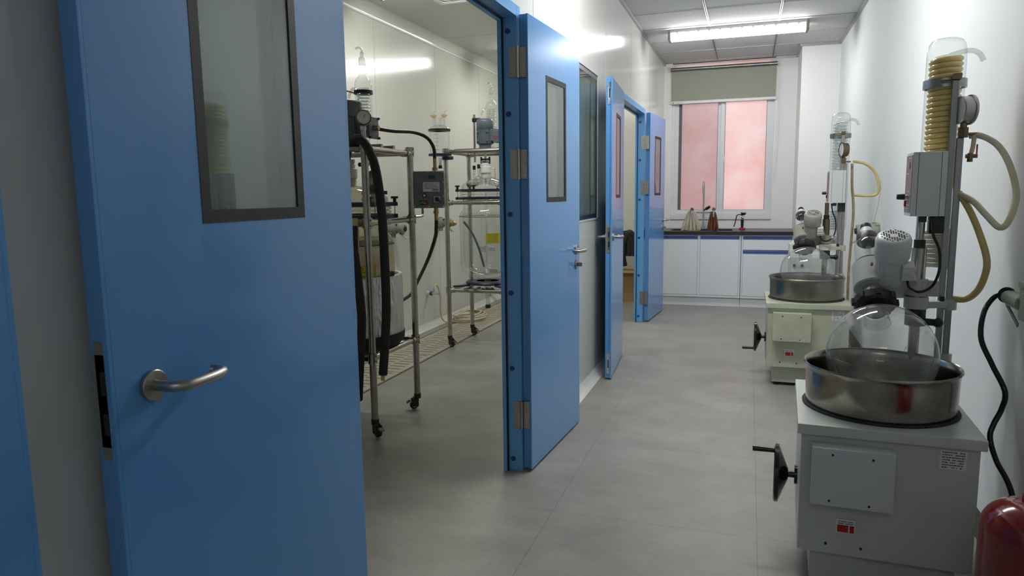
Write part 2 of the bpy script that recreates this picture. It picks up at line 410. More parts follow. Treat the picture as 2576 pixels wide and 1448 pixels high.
# ------------------------------------------------------------------ door frames
def door_frame(name, y0, y1, ztop, caps, label, hingez):
    t = thing(name, label, 'door frame', (XL,(y0+y1)/2,0), kind='structure'); oy = (y0+y1)/2
    b = B(); X = XL; a = .016
    for s,y in ((-1,y0),(1,y1)):
        w0,w1 = sorted((y, y+s*.05))
        b.bx(-.056,.032,w0-oy,w1-oy,0,ztop+.05,bev=.003)          # jamb, standing proud of the wall
        c0,c1 = sorted((y, y-s*.016)); b.bx(-.056,-.039,c0-oy,c1-oy,0,ztop)   # stop
    b.bx(-.056,.032,y0-oy,y1-oy,ztop,ztop+.05,bev=.003); b.bx(-.056,-.039,y0-oy,y1-oy,ztop-.016,ztop)
    b.build('frame_body', 'frame_blue', t)
    b = B()
    for s,y in ((-1,y0),(1,y1)):
        c0,c1 = sorted((y, y-s*.010)); b.bx(-.039,-.032,c0-oy,c1-oy,0,ztop)
    b.bx(-.039,-.032,y0-oy,y1-oy,ztop-.010,ztop); b.build('rubber_seal', 'seal', t)
    for z in caps:
        for s,y in ((-1,y0),(1,y1)):
            B().cyl((-.012,y-oy,z),(-.012,y-oy-s*.0015,z),.0125,seg=20).build('screw_cap','cap_blue',t)
    return t
door_frame('door_frame', 1.545, 3.10, 2.10, (2.04,1.68,1.23,.865,.505,.06), 'blue metal frame of the wide doorway into the reactor room', None)
door_frame('door_frame', 5.69, 7.165, 2.075, (2.0,1.63,1.24,.86,.48,.06), 'blue metal frame of the further doorway near the window end', None)

def lever(parent, x, z, s, out, cylinder=True, yface=0, lname='lever_handle'):
    """s: +1/-1 direction the lever points along local x; out: sign of the outward normal on local y"""
    b = B(); y = yface
    b.cyl((x,y,z),(x,y+out*.009,z),.027,seg=28,bev=.0015)
    pts = [(x,y+out*.008,z),(x,y+out*.040,z),(x+s*.010,y+out*.056,z),(x+s*.03,y+out*.062,z),(x+s*.085,y+out*.060,z),(x+s*.112,y+out*.052,z),(x+s*.119,y+out*.034,z),(x+s*.117,y+out*.022,z)]
    b.tube(pts,.0095,seg=14,n=5); b.build(lname,'steel_satin',parent)
    if cylinder:
        b = B(); b.cyl((x,y,z-.082),(x,y+out*.009,z-.082),.026,seg=28,bev=.0015); b.box((x,y+out*.022,z-.082),(.007,.028,.022),bev=.002)
        b.build('lock_cylinder','steel_satin',parent)
def leaf(n, hinge, ang, W, ztop, side, label, winx=(.225,.535), winz=(1.28,1.88), lock=True, bolts=False, cyl=True, back_lever=False, levx=None):
    """local x runs from hinge to free edge; visible face is y=0 and the leaf's thickness goes to side*y"""
    t = thing('door_%d'%n, label, 'door', (hinge[0],hinge[1],0), ang, kind='structure')
    T = .044; z0 = .012; y0,y1 = sorted((0,side*T))
    b = B(); x0,x1 = winx; a,c = winz
    b.bx(0,x0,y0,y1,z0,ztop); b.bx(x1,W,y0,y1,z0,ztop)
    b.bx(x0,x1,y0,y1,z0,a); b.bx(x0,x1,y0,y1,c,ztop)
    # thin raised fold of the face sheet at the hinge and free edges
    f0,f1 = sorted((0,side*.010)); b.bx(-.009,.0,f0,f1,z0,ztop,bev=.001); b.bx(W,W+.008,f0,f1,z0,ztop,bev=.001)
    b.build('door_panel','door_blue',t)
    b = B(); e = .024
    for yy,q in ((0,-side),(side*T,side)):
        k0,k1 = sorted((yy+q*.001, yy-q*.005))
        b.bx(x0,x1,k0,k1,a,a+e); b.bx(x0,x1,k0,k1,c-e,c); b.bx(x0,x0+e,k0,k1,a+e,c-e); b.bx(x1-e,x1,k0,k1,a+e,c-e)
    wf = b.build('window_border','seal',t)
    b = B()
    for yy in (side*.003, side*(T-.003)): b.bx(x0+e,x1-e,yy-.001,yy+.001,a+e,c-e)
    b.build('window_glass','glass_door',wf)
    lx = W-.058 if levx is None else levx
    lever(t, lx, 1.012, -1, -side, cyl)
    if back_lever: lever(t, lx, 1.012, -1, side, False, side*T)
    if lock:
        b = B(); ym = side*T*.55
        b.bx(W,W+.003,ym-.010,ym+.010,.905,1.10); b.bx(W,W+.003,ym-.015,ym+.015,.925,1.08)
        b.bx(W+.0028,W+.0036,ym-.002,ym+.009,.945,.982,mi=1); b.bx(W+.0028,W+.0036,ym-.002,ym+.009,1.012,1.052,mi=1)
        b.build('lock_plate',['lamp_end','black'],t)
    if bolts:
        for zc in (ztop-.105,.115):
            b = B(); ym = side*T*.5
            b.box((W+.0015,ym,zc),(.003,.019,.15),bev=.001)
            for q in (-.045,.045): b.cyl((W+.003,ym,zc+q),(W+.005,ym,zc+q),.008,seg=16)
            b.bx(W+.0028,W+.0036,ym-.004,ym+.004,zc-.03,zc+.03,mi=1); b.build('flush_bolt',['chrome','black'],t)
    return t
def hinge(parent_leaf, hx, hy, z, side_y=-1):
    b = B(); hh = .062
    b.bx(-.004,.000,-.001,.0,z-hh,z+hh)
    return b
_a = math.atan2(.762,.052)
near = leaf(1, (-.960,1.583), -PI/2, .735, 2.095, -1, 'large blue door leaf in the foreground, folded flat against the wall, lever handle and tall window', winx=(.195,.515), cyl=False, levx=.661)
mid = leaf(2, (-.951,3.119), _a, .765, 2.112, 1, 'glossy blue door leaf with three steel hinges standing open beside the reactor room doorway')
l3 = leaf(3, (-.949,5.655), -math.atan2(.783,.054)-0.0 if False else math.atan2(-.783,.054), .785, 2.09, -1, 'narrow-looking blue door leaf seen edge on with flush bolts and lock plate', winx=(.24,.54), bolts=True, cyl=False, back_lever=True)
l4 = leaf(4, (-.945,7.20), math.atan2(.70,.056), .745, 2.09, 1, 'furthest blue door leaf, standing open in front of the white lab cupboards')
l5 = leaf(5, (-.975,.70), -PI/2, .78, 2.095, -1, 'blue door leaf at the very left edge of the view', cyl=False)
def hinges(leafobj, jy, jx, zs):
    # butt hinge: one plate on the jamb, one on the leaf's edge, knuckle between them
    for z in zs:
        b = B(); hh = .065; s = 1
        kx,ky = jx, jy-.006
        b.cyl((kx,ky,z-hh-.004),(kx,ky,z+hh+.004),.0062,seg=14)
        for q in (-.037,-.012,.012,.037): b.cyl((kx,ky,z+q-.0012),(kx,ky,z+q+.0012),.0068,seg=14)
        b.bx(kx-.040,kx,jy-.004,jy-.0005,z-hh,z+hh); b.bx(kx,kx+.036,jy-.004+.010,jy+.0135,z-hh,z+hh)
        for q in range(5):
            zz = z-hh+.014+q*.0255
            for xx,yy in ((kx-(.030 if q%2==0 else .019),jy-.004),(kx+(.026 if q%2==0 else .016),jy+.006)):
                b.cyl((xx,yy,zz),(xx,yy-.0008,zz),.0035,seg=10,mi=1); b.cyl((xx,yy-.0008,zz),(xx,yy-.0012,zz),.0018,seg=8,mi=2)
        o = b.build('hinge',['steel_satin','steel_bright','black'])
        o.parent = leafobj; o.matrix_parent_inverse = (Matrix.Translation(leafobj.location)@Matrix.Rotation(leafobj.rotation_euler.z,4,'Z')).inverted()
hinges(mid, 3.10, -.996, (1.905,1.456,.28))
hinges(l4, 7.165, -.990, (1.80,1.36,.25))

# wide window in the left wall
b = B(); y0,y1,z0,z1 = 3.95,5.02,1.145,2.125; e = .03
t = thing('window_1','wide tinted flush window in the metal wall between the two doorways','window',(XL,(y0+y1)/2,z0),kind='structure')
oy = (y0+y1)/2
for x0,x1 in ((.0,.004),(-.054,-.050)):
    b.bx(x0,x1,y0-oy-.012,y1-oy+.012,-.012,0); b.bx(x0,x1,y0-oy-.012,y1-oy+.012,z1-z0,z1-z0+.012)
    b.bx(x0,x1,y0-oy-.012,y0-oy,0,z1-z0); b.bx(x0,x1,y1-oy,y1-oy+.012,0,z1-z0)
b.build('window_frame','wall_metal',t)
b = B()
for x0,x1 in ((-.006,-.001),(-.049,-.044)):
    b.bx(x0,x1,y0-oy,y1-oy,0,e); b.bx(x0,x1,y0-oy,y1-oy,z1-z0-e,z1-z0); b.bx(x0,x1,y0-oy,y0-oy+e,e,z1-z0-e); b.bx(x0,x1,y1-oy-e,y1-oy,e,z1-z0-e)
b.build('dark_border','navy',t)
B().bx(-.0035,-.0015,y0-oy+.001,y1-oy-.001,.001,z1-z0-.001).bx(-.0485,-.0465,y0-oy+.001,y1-oy-.001,.001,z1-z0-.001).build('pane','glass_pane',t)

# ------------------------------------------------------------------ end window
t = thing('window_2','white framed sliding window with frosted panes glowing pink at the corridor end','window',(-.34,YE,1.0),kind='structure')
b = B(); X0,X1,Y0,Z1 = WX0+.34,WX1+.34,.07,1.849
b.bx(X0,X1,Y0-.05,Y0+.04,0,.045); b.bx(X0,X1,Y0-.03,Y0+.04,Z1-.012,Z1); b.bx(X0,X0+.035,Y0-.03,Y0+.04,.045,Z1-.012); b.bx(X1-.035,X1,Y0-.03,Y0+.04,.045,Z1-.012)
b.bx(X0+.035,X1-.035,Y0-.03,Y0+.04,1.40,1.46)
b.bx(X0,X1,-.02,Y0,-.03,.0,bev=.004)
b.build('window_frame','window_white',t)
def sash(x0,x1,y,nm,dark):
    b = B(); e = .045; za,zb = .045,1.40
    b.bx(x0,x1,y-.012,y+.012,za,za+.04); b.bx(x0,x1,y-.012,y+.012,zb-.03,zb); b.bx(x0,x0+e,y-.012,y+.012,za+.04,zb-.03); b.bx(x1-e,x1,y-.012,y+.012,za+.04,zb-.03)
    if dark: b.bx(x0+e+.0,x0+e+.035,y-.006,y+.006,za+.04,zb-.03,mi=1)
    s = b.build('sash',['window_white','screen_dark'],t)
    B().bx(x0+e,x1-e,y+.004,y+.008,za+.04,zb-.03).build('frosted_glass','frosted',s)
    B().bx(x0+e-.0,x1-e,y-.004,y+.003,za+.038,za+.041).bx(x0+e,x0+e+.004,y-.004,y+.003,za+.04,zb-.03).bx(x1-e-.004,x1-e,y-.004,y+.003,za+.04,zb-.03).build('glazing_seal','seal',s)
sash(X0+.035,-.0,.075,'l',True); sash(.0-.01,X1-.035,.045,'r',False)
B().bx(X0+.035,-.01,.095,.0955,.085,1.37).build('insect_screen','fly_screen',t)
B().bx(X0+.035,X1-.035,.06,.066,1.46,Z1-.012).build('top_pane','frosted',t)
B().box((.038,.028,.70),(.014,.016,.06),bev=.003).build('window_latch','white_plastic',t)
# roller blind
t = thing('roller_blind','half lowered grey-green roller blind over the top of the window','blind',(-.34,9.0,2.77))
BX0,BX1 = -.605,.605
b = B(); b.cyl((BX0,0,0),(BX1,0,0),.022,seg=20); b.build('roller_tube','aluminium',t)
b = B(); b.bx(BX0+.01,BX1-.01,.018,.0195,-.375,-.005); b.build('blind_fabric','blind',t)
b = B(); b.bx(BX0,BX1,.008,.028,-.405,-.372,bev=.005); b.build('bottom_rail','white_plastic',t)
b = B(); b.box((BX0+.03,.0075,-.39),(.026,.001,.011),mi=0)
textlines(b,(BX0+.05,.0078,-.396),(1,0,0),(0,0,1),.09,.011,1,1,(0,-1,0),3); b.build('maker_mark',['red','ink'],t)
for x in (BX0-.006,BX1+.006): B().box((x,.01,.012),(.006,.04,.06)).build('bracket','white_plastic',t)
b = B(); x = BX1+.03
b.tube([(x,0,0),(x+.004,-.002,-.6),(x-.012,-.002,-1.25),(x-.022,-.002,-1.33),(x-.034,-.002,-1.26),(x-.014,-.002,-.6),(x-.012,0,0)],.0022,seg=6,n=8); b.build('bead_chain','white_plastic',t)

# ------------------------------------------------------------------ lamps, vent
def strip_lamp(loc, label, matl='lamp_cover', L=1.26, W=.14):
    t = thing('ceiling_light', label, 'lamp', loc, group=None)
    hw = W/2; prof = [(-hw,-.028),(-hw*.98,-.052),(-hw*.8,-.078),(-hw*.5,-.092),(0,-.096),(hw*.5,-.092),(hw*.8,-.078),(hw*.98,-.052),(hw,-.028)]
    B().prism([(-L/2+.03,y,z) for y,z in prof],(L-.06,0,0)).build('diffuser',matl,t)
    B().bx(-L/2+.02,L/2-.02,-hw-.004,hw+.004,-.028,-.0,bev=.003).build('body','grey_cast',t)
    for s in (-1,1):
        B().box((s*(L/2-.016),0,-.05),(.03,W+.012,.098),bev=.012).build('end_cap','lamp_end',t)
    if loc[1] > 7 and loc[0] > -1:
        for k in range(12):
            for q in (-hw-.001,hw+.001): B().box((-L/2+.09+k*(L-.18)/11,q,-.034),(.02,.008,.014),bev=.002).build('clip','white_plastic',t)
    return t
strip_lamp((-.16,7.24,H),'bright fluorescent strip lamp under the tiles, in front of the window')
strip_lamp((-.24,3.95,H),'fluorescent strip lamp over the middle of the corridor, nearer than the one by the window','lamp_near')
strip_lamp((-.08,-1.3,H),'added fill light in strip lamp form on the ceiling behind the viewer','back_fill_lamp')  # unseen lamp, added to brighten faces turned towards the viewer
strip_lamp((-2.02,4.86,2.85),'nearer fluorescent strip lamp on the reactor room ceiling, beside the slatted vent','lamp_lab')
strip_lamp((-1.93,7.55,2.85),'further fluorescent strip lamp on the reactor room ceiling','lamp_lab')
t = thing('ceiling_vent','white slatted square air vent in the reactor room ceiling','vent',(-2.10,5.17,2.85))
b = B(); b.bx(-.30,.30,-.30,-.26,-.02,0); b.bx(-.30,.30,.26,.30,-.02,0); b.bx(-.30,-.26,-.26,.26,-.02,0); b.bx(.26,.30,-.26,.26,-.02,0); b.build('vent_frame','white_plastic',t)
b = B()
for k in range(13): b.box((0,-.24+k*.04,-.012),(.53,.026,.002),R=Matrix.Rotation(.6,4,'X'))
b.build('louvre','white_plastic',t)

# ------------------------------------------------------------------ end cupboards, worktop, sink
CY,CZ = 8.37,.84
def carcass(x0,x1,label):
    t = thing('base_cabinet',label,'cabinet',((x0+x1)/2,CY,0)); c = (x0+x1)/2
    b = B(); b.bx(x0-c+.001,x1-c-.001,.018,.66,.105,.59); b.bx(x0-c+.001,x1-c-.001,.03,.66,0,.105); b.bx(x0-c+.001,x1-c-.001,.018,.09,.59,.82)
    b.bx(x0-c+.001,x1-c-.001,.0,.018,.105,.125); b.bx(x0-c+.001,x1-c-.001,0,.018,.808,.82); b.build('body','cupboard',t); return t,c
def pull(b,x0,x1,z1):
    b.bx(x0,x1,-.006,.012,z1-.034,z1,mi=1,bev=.002); b.bx(x0,x1,-.0075,-.006,z1-.016,z1-.011,mi=2)
def front(t,nm,x0,x1,z0,z1):
    d = B().bx(x0,x1,-.002,.016,z0,z1-.034,bev=.0015).build(nm,'cupboard',t)
    b = B(); b.bx(x0,x1,-.006,.014,z1-.033,z1,bev=.002,mi=0); b.bx(x0,x1,-.008,-.0055,z1-.018,z1-.012,mi=1); b.build('pull_strip',['pull_blue','pull_dark'],d)
t,c = carcass(XL+.002,-.072,'white double cupboard with blue pull strips under the sink')
front(t,'cabinet_door',-.94-c,-.548-c,.128,.805); front(t,'cabinet_door',-.517-c,-.094-c,.128,.805)
B().bx(XL+.005-c,-.97-c,-.002,.016,.12,.81).build('filler_panel','cupboard',t)
for x0,x1 in ((-.546,-.519),(-.092,-.075)): B().bx(x0-c,x1-c,-.002,.016,.12,.81).build('stile','cupboard',t)
t,c = carcass(-.070,.487,'white cupboard with one drawer over a door, right of the sink cupboard')
front(t,'drawer',-.05-c,.462-c,.655,.805); front(t,'cabinet_door',-.05-c,.462-c,.128,.645)
for x0,x1 in ((.464,.484),(-.068,-.052)): B().bx(x0-c,x1-c,-.002,.016,.12,.81).build('stile','cupboard',t)
b = B(); wy0,wy1,wx0,wx1 = CY-.03,9.045,XL+.001,.515
sx0,sx1,sy0,sy1 = -.87,-.17,8.47,8.83
b.bx(wx0,sx0,wy0,wy1,.822,.862); b.bx(sx1,.488,wy0,wy1,.822,.862); b.bx(sx0,sx1,wy0,sy0,.822,.862); b.bx(sx0,sx1,sy1,wy1,.822,.862)
b.bx(.488,wx1,wy0,8.399,.822,.862); b.bx(.490,wx1,wy0+.004,8.399,.70,.822)
tag(b.build('worktop','black_top'),'matt black lab worktop running under the window','worktop')
b = B(); b.bx(sx0+.001,sx1-.001,sy0+.001,sy1-.001,.60,.61); b.bx(sx0+.001,sx0+.008,sy0+.001,sy1-.001,.61,.86); b.bx(sx1-.008,sx1-.001,sy0+.001,sy1-.001,.61,.86); b.bx(sx0+.008,sx1-.008,sy0+.001,sy0+.008,.61,.86); b.bx(sx0+.008,sx1-.008,sy1-.008,sy1-.001,.61,.86)
tag(b.build('sink','black'),'black rectangular sink basin let into the worktop','sink')
# triple lab tap
t = thing('laboratory_tap','tall grey three-way lab tap with green-capped side valves behind the sink','tap',(-.52,8.875,.862))
b = B(); b.cyl((0,0,0),(0,0,.03),.024); b.tube([(0,0,.02),(0,0,.20),(0,0,.42),(0,-.01,.50),(0,-.05,.555),(0,-.11,.56),(0,-.15,.52),(0,-.155,.45)],.010,seg=12); b.build('riser','tap_grey',t)
b = B(); b.cyl((0,-.155,.46),(0,-.155,.41),.009,.006,seg=12); b.build('nozzle','chrome',t)
b = B(); b.cyl((-.12,0,.20),(.12,0,.20),.010); 
for s in (-1,1): b.tube([(s*.12,0,.20),(s*.125,-.03,.215),(s*.125,-.08,.215),(s*.125,-.105,.19),(s*.125,-.108,.13)],.009,seg=10)
b.build('side_arm','tap_grey',t)
for s in (-1,1):
    k = B().cyl((s*.125,-.115,.236),(s*.125,-.155,.243),.021,.019,seg=18,bev=.003).build('valve_knob','green',t)
    B().cyl((s*.125,-.1552,.243),(s*.125,-.158,.2435),.011,seg=16).build('knob_centre','black',k)
    B().cyl((s*.125,-.145,.228),(s*.125,-.170,.185),.011,seg=14).cyl((s*.125,-.170,.19),(s*.125,-.178,.145),.008,.006,seg=12).build('side_nozzle','tap_grey',t)
b = B(); b.cyl((0,0,.22),(.045,-.02,.25),.009); b.cyl((.03,-.013,.24),(.075,-.03,.268),.018,.016); b.build('main_knob','black',t)
def cloth(name,label,x,wtop,wbot,h,m,n,seed):
    rnd = random.Random(seed); b = B(); bm = b.bm; rows = 18; cols = 120; ring = []
    for i in range(rows+1):
        v = i/rows; row = []
        for j in range(cols):
            a = 2*PI*j/cols; wd = (wtop+(wbot-wtop)*(v**.55))/2; dp = .018+.045*v
            fold = (.14+.22*v)*math.sin(a*n+seed+v*1.6)+.12*math.sin(a*(n*2+1)+seed*2-v*2)+.05*math.sin(a*5+v*9)
            row.append(bm.verts.new((wd*(1+.30*fold)*math.cos(a), dp*(1+1.5*fold)*math.sin(a), h*(1-v)+(.012*math.sin(3*a+seed) if 0<i else 0))))
        ring.append(row)
    for i in range(rows):
        for j in range(cols): bm.faces.new([ring[i][j],ring[i][(j+1)%cols],ring[i+1][(j+1)%cols],ring[i+1][j]])
    tp = bm.verts.new((0,0,h+.012))
    for j in range(cols): bm.faces.new([ring[0][j],ring[0][(j+1)%cols],tp])
    o = b.build(name,m,ang=80); o.location = x; return tag(o,label,'cloth')
cloth('towel','crumpled cream cloth hanging over the left side of the lab tap',(-.655,8.755,.845),.05,.215,.235,'cloth_cream',13,2)
cloth('towel','dark brown cloth hanging over the right side of the lab tap',(-.40,8.755,.845),.045,.125,.225,'cloth_brown',9,5)
# eye wash
t = thing('eyewash_spray','black and chrome eyewash hand spray in a red base on the worktop','eyewash',(-.07,8.72,.862))
B().cyl((0,0,0),(0,0,.022),.036,seg=24,bev=.004).build('base','red',t)
B().cyl((0,0,.02),(0,0,.12),.014,.018,seg=16).build('grip','black',t)
b = B(); b.ball((0,0,.14),.018); b.cyl((0,0,.12),(.008,0,.175),.012,seg=14); b.cyl((0,0,.15),(-.03,0,.155),.007); b.build('spray_body','chrome',t)
B().cyl((.008,0,.172),(.010,-.002,.198),.02,.035,seg=20).build('spray_head','black',t)
B().tube([(.0,0,.168),(-.04,0,.176),(-.062,0,.165),(-.072,0,.12),(-.085,0,.06),(-.095,0,.035)],.006,seg=8).build('squeeze_lever','black',t)

# box and duct seen through the far doorway
t = thing('cardboard_box','brown cardboard box on the floor seen through the far doorway','box',(-1.50,8.62,0))
B().bx(-.22,.22,-.14,.22,0,.36).build('body','cardboard',t)
B().box((0,-.175,.368),(.44,.10,.004),R=Matrix.Rotation(.18,4,'X')).build('flap','cardboard',t)
b = B()
for k in range(5):
    r = .035; x = -.08+.05*k
    b.tube([(x-.05,.0,.02),(x-.07,-.02,.16),(x-.06,-.01,.30),(x,.0,.38+.012*k),(x+.07,.01,.36),(x+.10,.02,.25),(x+.09,.02,.14)],r,seg=12)
o = b.build('rubber_hose_bundle','black_rubber'); o.location = (-1.50,8.64,.40); tag(o,'coil of thick black foam hose on top of the cardboard box','hose')
_=o

# ------------------------------------------------------------------ rotary evaporators
def evaporator(loc, rz, label, v):
    """local frame: x across, y back from the cabinet's front edge, z up. v = per-machine look."""
    t = thing('rotary_evaporator', label, 'rotary evaporator', loc, rz)
    cm, cast, bathm = v['cab'], v['cast'], v['bath']
    # cabinet
    b = B(); b.bx(-.252,.252,.020,.56,.135,.54,bev=.004); b.bx(-.21,.215,.06,.52,.022,.136,bev=.003); b.bx(-.246,.246,.03,.55,.536,.545)
    b.build('cabinet',cm,t)
    B().bx(-.265,.265,0,.58,.540,.575,bev=.004).build('cabinet_top',cm,t)
    for x,y in ((-.18,.09),(.18,.09),(-.18,.49),(.18,.49)): B().cyl((x,y,0),(x,y,.024),.02,seg=16).build('foot','black_rubber',t)
    bo = B().bx(-.22,.018,-.040,.0195,.325,.515,bev=.003).build('junction_box',v['box'],t)
    B().bx(-.219,.017,-.0415,-.040,.326,.514,bev=.0006).build('cover_plate',v['box'],bo)
    for x,z in ((-.16,.495),(-.045,.492),(-.165,.343),(-.05,.340)): B().cyl((x,-.0415,z),(x,-.0435,z),.0038,seg=12).build('screw','black',bo)
    b = B(); x0 = -.137
    b.bx(x0,x0+.058,.014,.0195,.215,.262,mi=0,bev=.001)
    b.bx(x0+.004,x0+.037,.0125,.0145,.219,.243,mi=1)
    for q in (.006,.0165,.027): b.bx(x0+q,x0+q+.007,.008,.013,.223,.241,mi=1)
    b.bx(x0+.041,x0+.054,.0125,.0145,.219,.243,mi=1); b.bx(x0+.044,x0+.051,.008,.013,.223,.240,mi=1)
    textlines(b,(x0+.004,.0138,.245),(1,0,0),(0,0,1),.05,.014,2,2,seed=4)
    b.build('circuit_breaker',['white_plastic','red','ink'],t)
    b = B(); b.bx(.145,.216,.0192,.0198,.468,.528)
    textlines(b,(.147,.0191,.470),(1,0,0),(0,0,1),.067,.056,7,1,seed=11); b.build('rating_label',['label_white','ink'],t)
    for x,z in ((-.165,.17),(-.06,.168)): B().cyl((x,.0205,z),(x,.0175,z),.0045,seg=12).build('screw','black',t)
    # handwheel on the left side
    y,z = .30,.284; hw = B()
    hw.lathe([(0,0),(.02,0),(.028,.004),(.095,.03),(.105,.034),(.106,.046),(.098,.050),(.030,.036),(.022,.044),(0,.044)],(-.283,y,z),(-1,0,0),seg=36)
    hw.cyl((-.250,y,z),(-.262,y,z),.034,seg=24); hw.cyl((-.262,y,z),(-.285,y,z),.012,seg=16)
    wheel = hw.build('handwheel','black_gloss',t)
    s = v['crank']; B().cyl((-.325,y,z+s*.085),(-.41,y,z+s*.085),.009,.011,seg=16,bev=.002).build('crank_grip','black_gloss',wheel)
    # water bath
    b = B(); b.lathe([(.0,.577),(.234,.577),(.236,.582),(.239,.70),(.243,.716),(.247,.722),(.244,.728),(.238,.724),(.233,.70),(.230,.584),(0,.5835)],(0,.29,0),seg=72)
    b.build('water_bath',bathm,t,ang=50)
    B().lathe([(.237,.5752),(.246,.5752),(.247,.579),(.243,.583),(.2365,.583)],(0,.29,0),seg=64).build('bath_gasket','black_rubber',t)
    # heating coil at the bottom of the bath
    B().tube([(.17*math.cos(a),.29+.17*math.sin(a),.592) for a in [2*PI*k/24 for k in range(24)]],.006,seg=8,closed=True,n=2).build('heating_ring','steel',t)
    # flask on its tilted axis
    A = Vector((0,.29,.757)); d = Vector((-.05,.688,.724)).normalized(); P = lambda q: A+d*q
    R = .176; pr = []
    for k in range(0,33):
        a = -PI/2+(PI*.5+math.acos(.038/R))*k/32
        pr.append((R*math.cos(a) if k else 0, R*math.sin(a)))
    pr[-1] = (.038, R*math.sin(math.acos(.038/R)))
    e = pr[-1][1]; pr += [(.034,e+.012),(.034,e+.055)]
    fl = B().lathe(pr,A,d,seg=56).build('evaporating_flask',v['flask'],t,ang=60)
    B().lathe([(.044,.125),(.040,.165),(.037,.168)],A,d,seg=28).build('inner_neck','glass_coil',fl)
    # locking ring, bearing, head
    b = B(); b.lathe([(.036,.196),(.062,.198),(.070,.206),(.071,.232),(.062,.240),(.052,.243),(.036,.243)],A,d,seg=48)
    x,y_,z_ = frame(d)
    for k in range(8):
        a = 2*PI*k/8; c = P(.219)+(x*math.cos(a)+y_*math.sin(a))*.070
        b.box(c,(.016,.016,.026),R=(Matrix.Rotation(a,4,d) @ d.to_track_quat('Z','Y').to_matrix().to_4x4()),bev=.002)
    b.build('locking_ring','black',t)
    B().lathe([(0,.168),(.030,.168),(.036,.174),(.036,.197),(.055,.197)],A,d,seg=32).build('neck_opening_dark','black',t)  # black disc painting in the darkness of the flask's neck opening
    B().cyl(P(.240),P(.290),.040,seg=32).build('drive_shaft','steel_bright',t)
    b = B(); b.cyl(P(.280),P(.388),.066,seg=44,bev=.005)
    c0 = P(.335)
    # arm casting reaching right to the column clamp
    hx_ = (Vector((1,0,0))-d*d.x).normalized(); hy_ = d.cross(hx_)
    if hy_.z < 0: hy_ = -hy_
    q0 = P(.2815); st = [q0+hx_*(.064*math.cos(a_))+hy_*(.064*math.sin(a_)) for a_ in [PI/2+PI*k/14 for k in range(15)]]
    st += [q0+hx_*.125-hy_*.058, q0+hx_*.138-hy_*.045, q0+hx_*.138+hy_*.040, q0+hx_*.125+hy_*.052]
    b.prism(st, d*.075)
    b.build('drive_head',cast,t)
    B().cyl((c0.x-.008,c0.y-.050,c0.z+.050),(c0.x-.008,c0.y-.058,c0.z+.058),.0045,seg=12).build('set_screw','bronze',t)
    B().lathe([(.050,.388),(.053,.390),(.053,.400),(.050,.402)],A,d,seg=36).build('seal_ring','black_rubber',t)
    b = B(); b.lathe([(.050,.398),(.051,.45),(.051,.470),(.049,.488),(.043,.499),(.036,.503)],A,d,seg=40).build('vapour_tube',v['clear'],t)
    b = B(); b.lathe([(.010,.33),(.010,.50)],A,d,seg=16).build('inner_tube','glass_coil',t)
    B().lathe([(0,.500),(.036,.500),(.039,.504),(.039,.528),(.035,.536),(0,.536)],A,d,seg=32).build('sealing_cap','black',t)
    B().lathe([(0,.536),(.025,.536),(.020,.568),(0,.568)],A,d,seg=28).build('ptfe_plug','white_plastic',t)
    B().lathe([(0,.568),(.0195,.568),(.0205,.573),(.019,.587),(.010,.596),(0,.598)],A,d,seg=28).build('top_knob','black',t)
    # motor tilted towards the front
    m0 = Vector((.037,.487,.995)); m1 = Vector((.034,.407,1.162)); md = (m1-m0).normalized(); ML = (m1-m0).length
    b = B(); b.lathe([(0,-.008),(.043,-.008),(.049,0),(.0505,.010),(.0505,.115),(0,.115)],m0,md,seg=40)
    mx,my,_ = frame(md)
    for k in range(20):
        a = 2*PI*k/20; c = m0+md*.062+(mx*math.cos(a)+my*math.sin(a))*.0505
        b.box(c,(.004,.0022,.10),R=(Matrix.Rotation(a,4,md)@md.to_track_quat('Z','Y').to_matrix().to_4x4()))
    mo = b.build('motor',v['motor'],t)
    cov = B().lathe([(.0515,.098),(.0555,.098),(.058,.102),(.0585,ML-.018),(.053,ML-.005),(.045,ML),(0,ML)],m0,md,seg=44).build('fan_cover',v['motor'],mo,ang=50)
    b = B(); q = md.to_track_quat('Z','Y').to_matrix()
    ux,uy = Vector((1,0,0)),None
    ux = (ux-md*ux.dot(md)).normalized(); uy = md.cross(ux)
    for i in range(-5,6):
        for j in range(-5,6):
            rr = math.hypot(i,j)
            if 1.9 < rr < 5.3 and not (abs(i)==abs(j) and rr<2.5):
                c = m0+md*(ML+.0004)+ux*i*.0078+uy*j*.0078
                if (i+j)%5: b.prism([c+ux*a_+uy*b_ for a_,b_ in ((-.0026,-.0026),(.0026,-.0026),(.0026,.0026),(-.0026,.0026))],md*.0004)
    b.build('vent_holes',v['hole'],cov)
    b = B(); b.box((.086,.432,1.035),(.040,.045,.060),R=Matrix.Rotation(.45,4,'X'),bev=.006)
    for k in range(4): b.box((.086,.4085+.0,1.018+k*.012),(.038,.004,.004),R=Matrix.Rotation(.45,4,'X'))
    b.build('terminal_box','pcb_white',mo)
    b = B(); b.tube([(.088,.44,1.008),(.096,.435,.975),(.13,.43,.962),(.168,.44,.985),(.188,.455,1.04),(.186,.47,1.11),(.168,.485,1.16),(.158,.50,1.222)],.0048,seg=8); b.build('motor_cable','black_gloss',t)
    # column with clamps
    cx,cy = .130,.505
    b = B(); b.cyl((cx,cy,.575),(cx,cy,.60),.045,seg=28); b.cyl((cx,cy,.60),(cx,cy,.90),.018,seg=20); b.cyl((cx,cy,.90),(cx,cy,1.112),.0245,seg=24); b.cyl((cx,cy,1.14),(cx,cy,1.228),.0135,seg=16)
    b.build('lift_column',v['pole'],t)
    B().cyl((cx,cy,1.112),(cx,cy,1.142),.019,seg=20).build('column_collar','black',t)
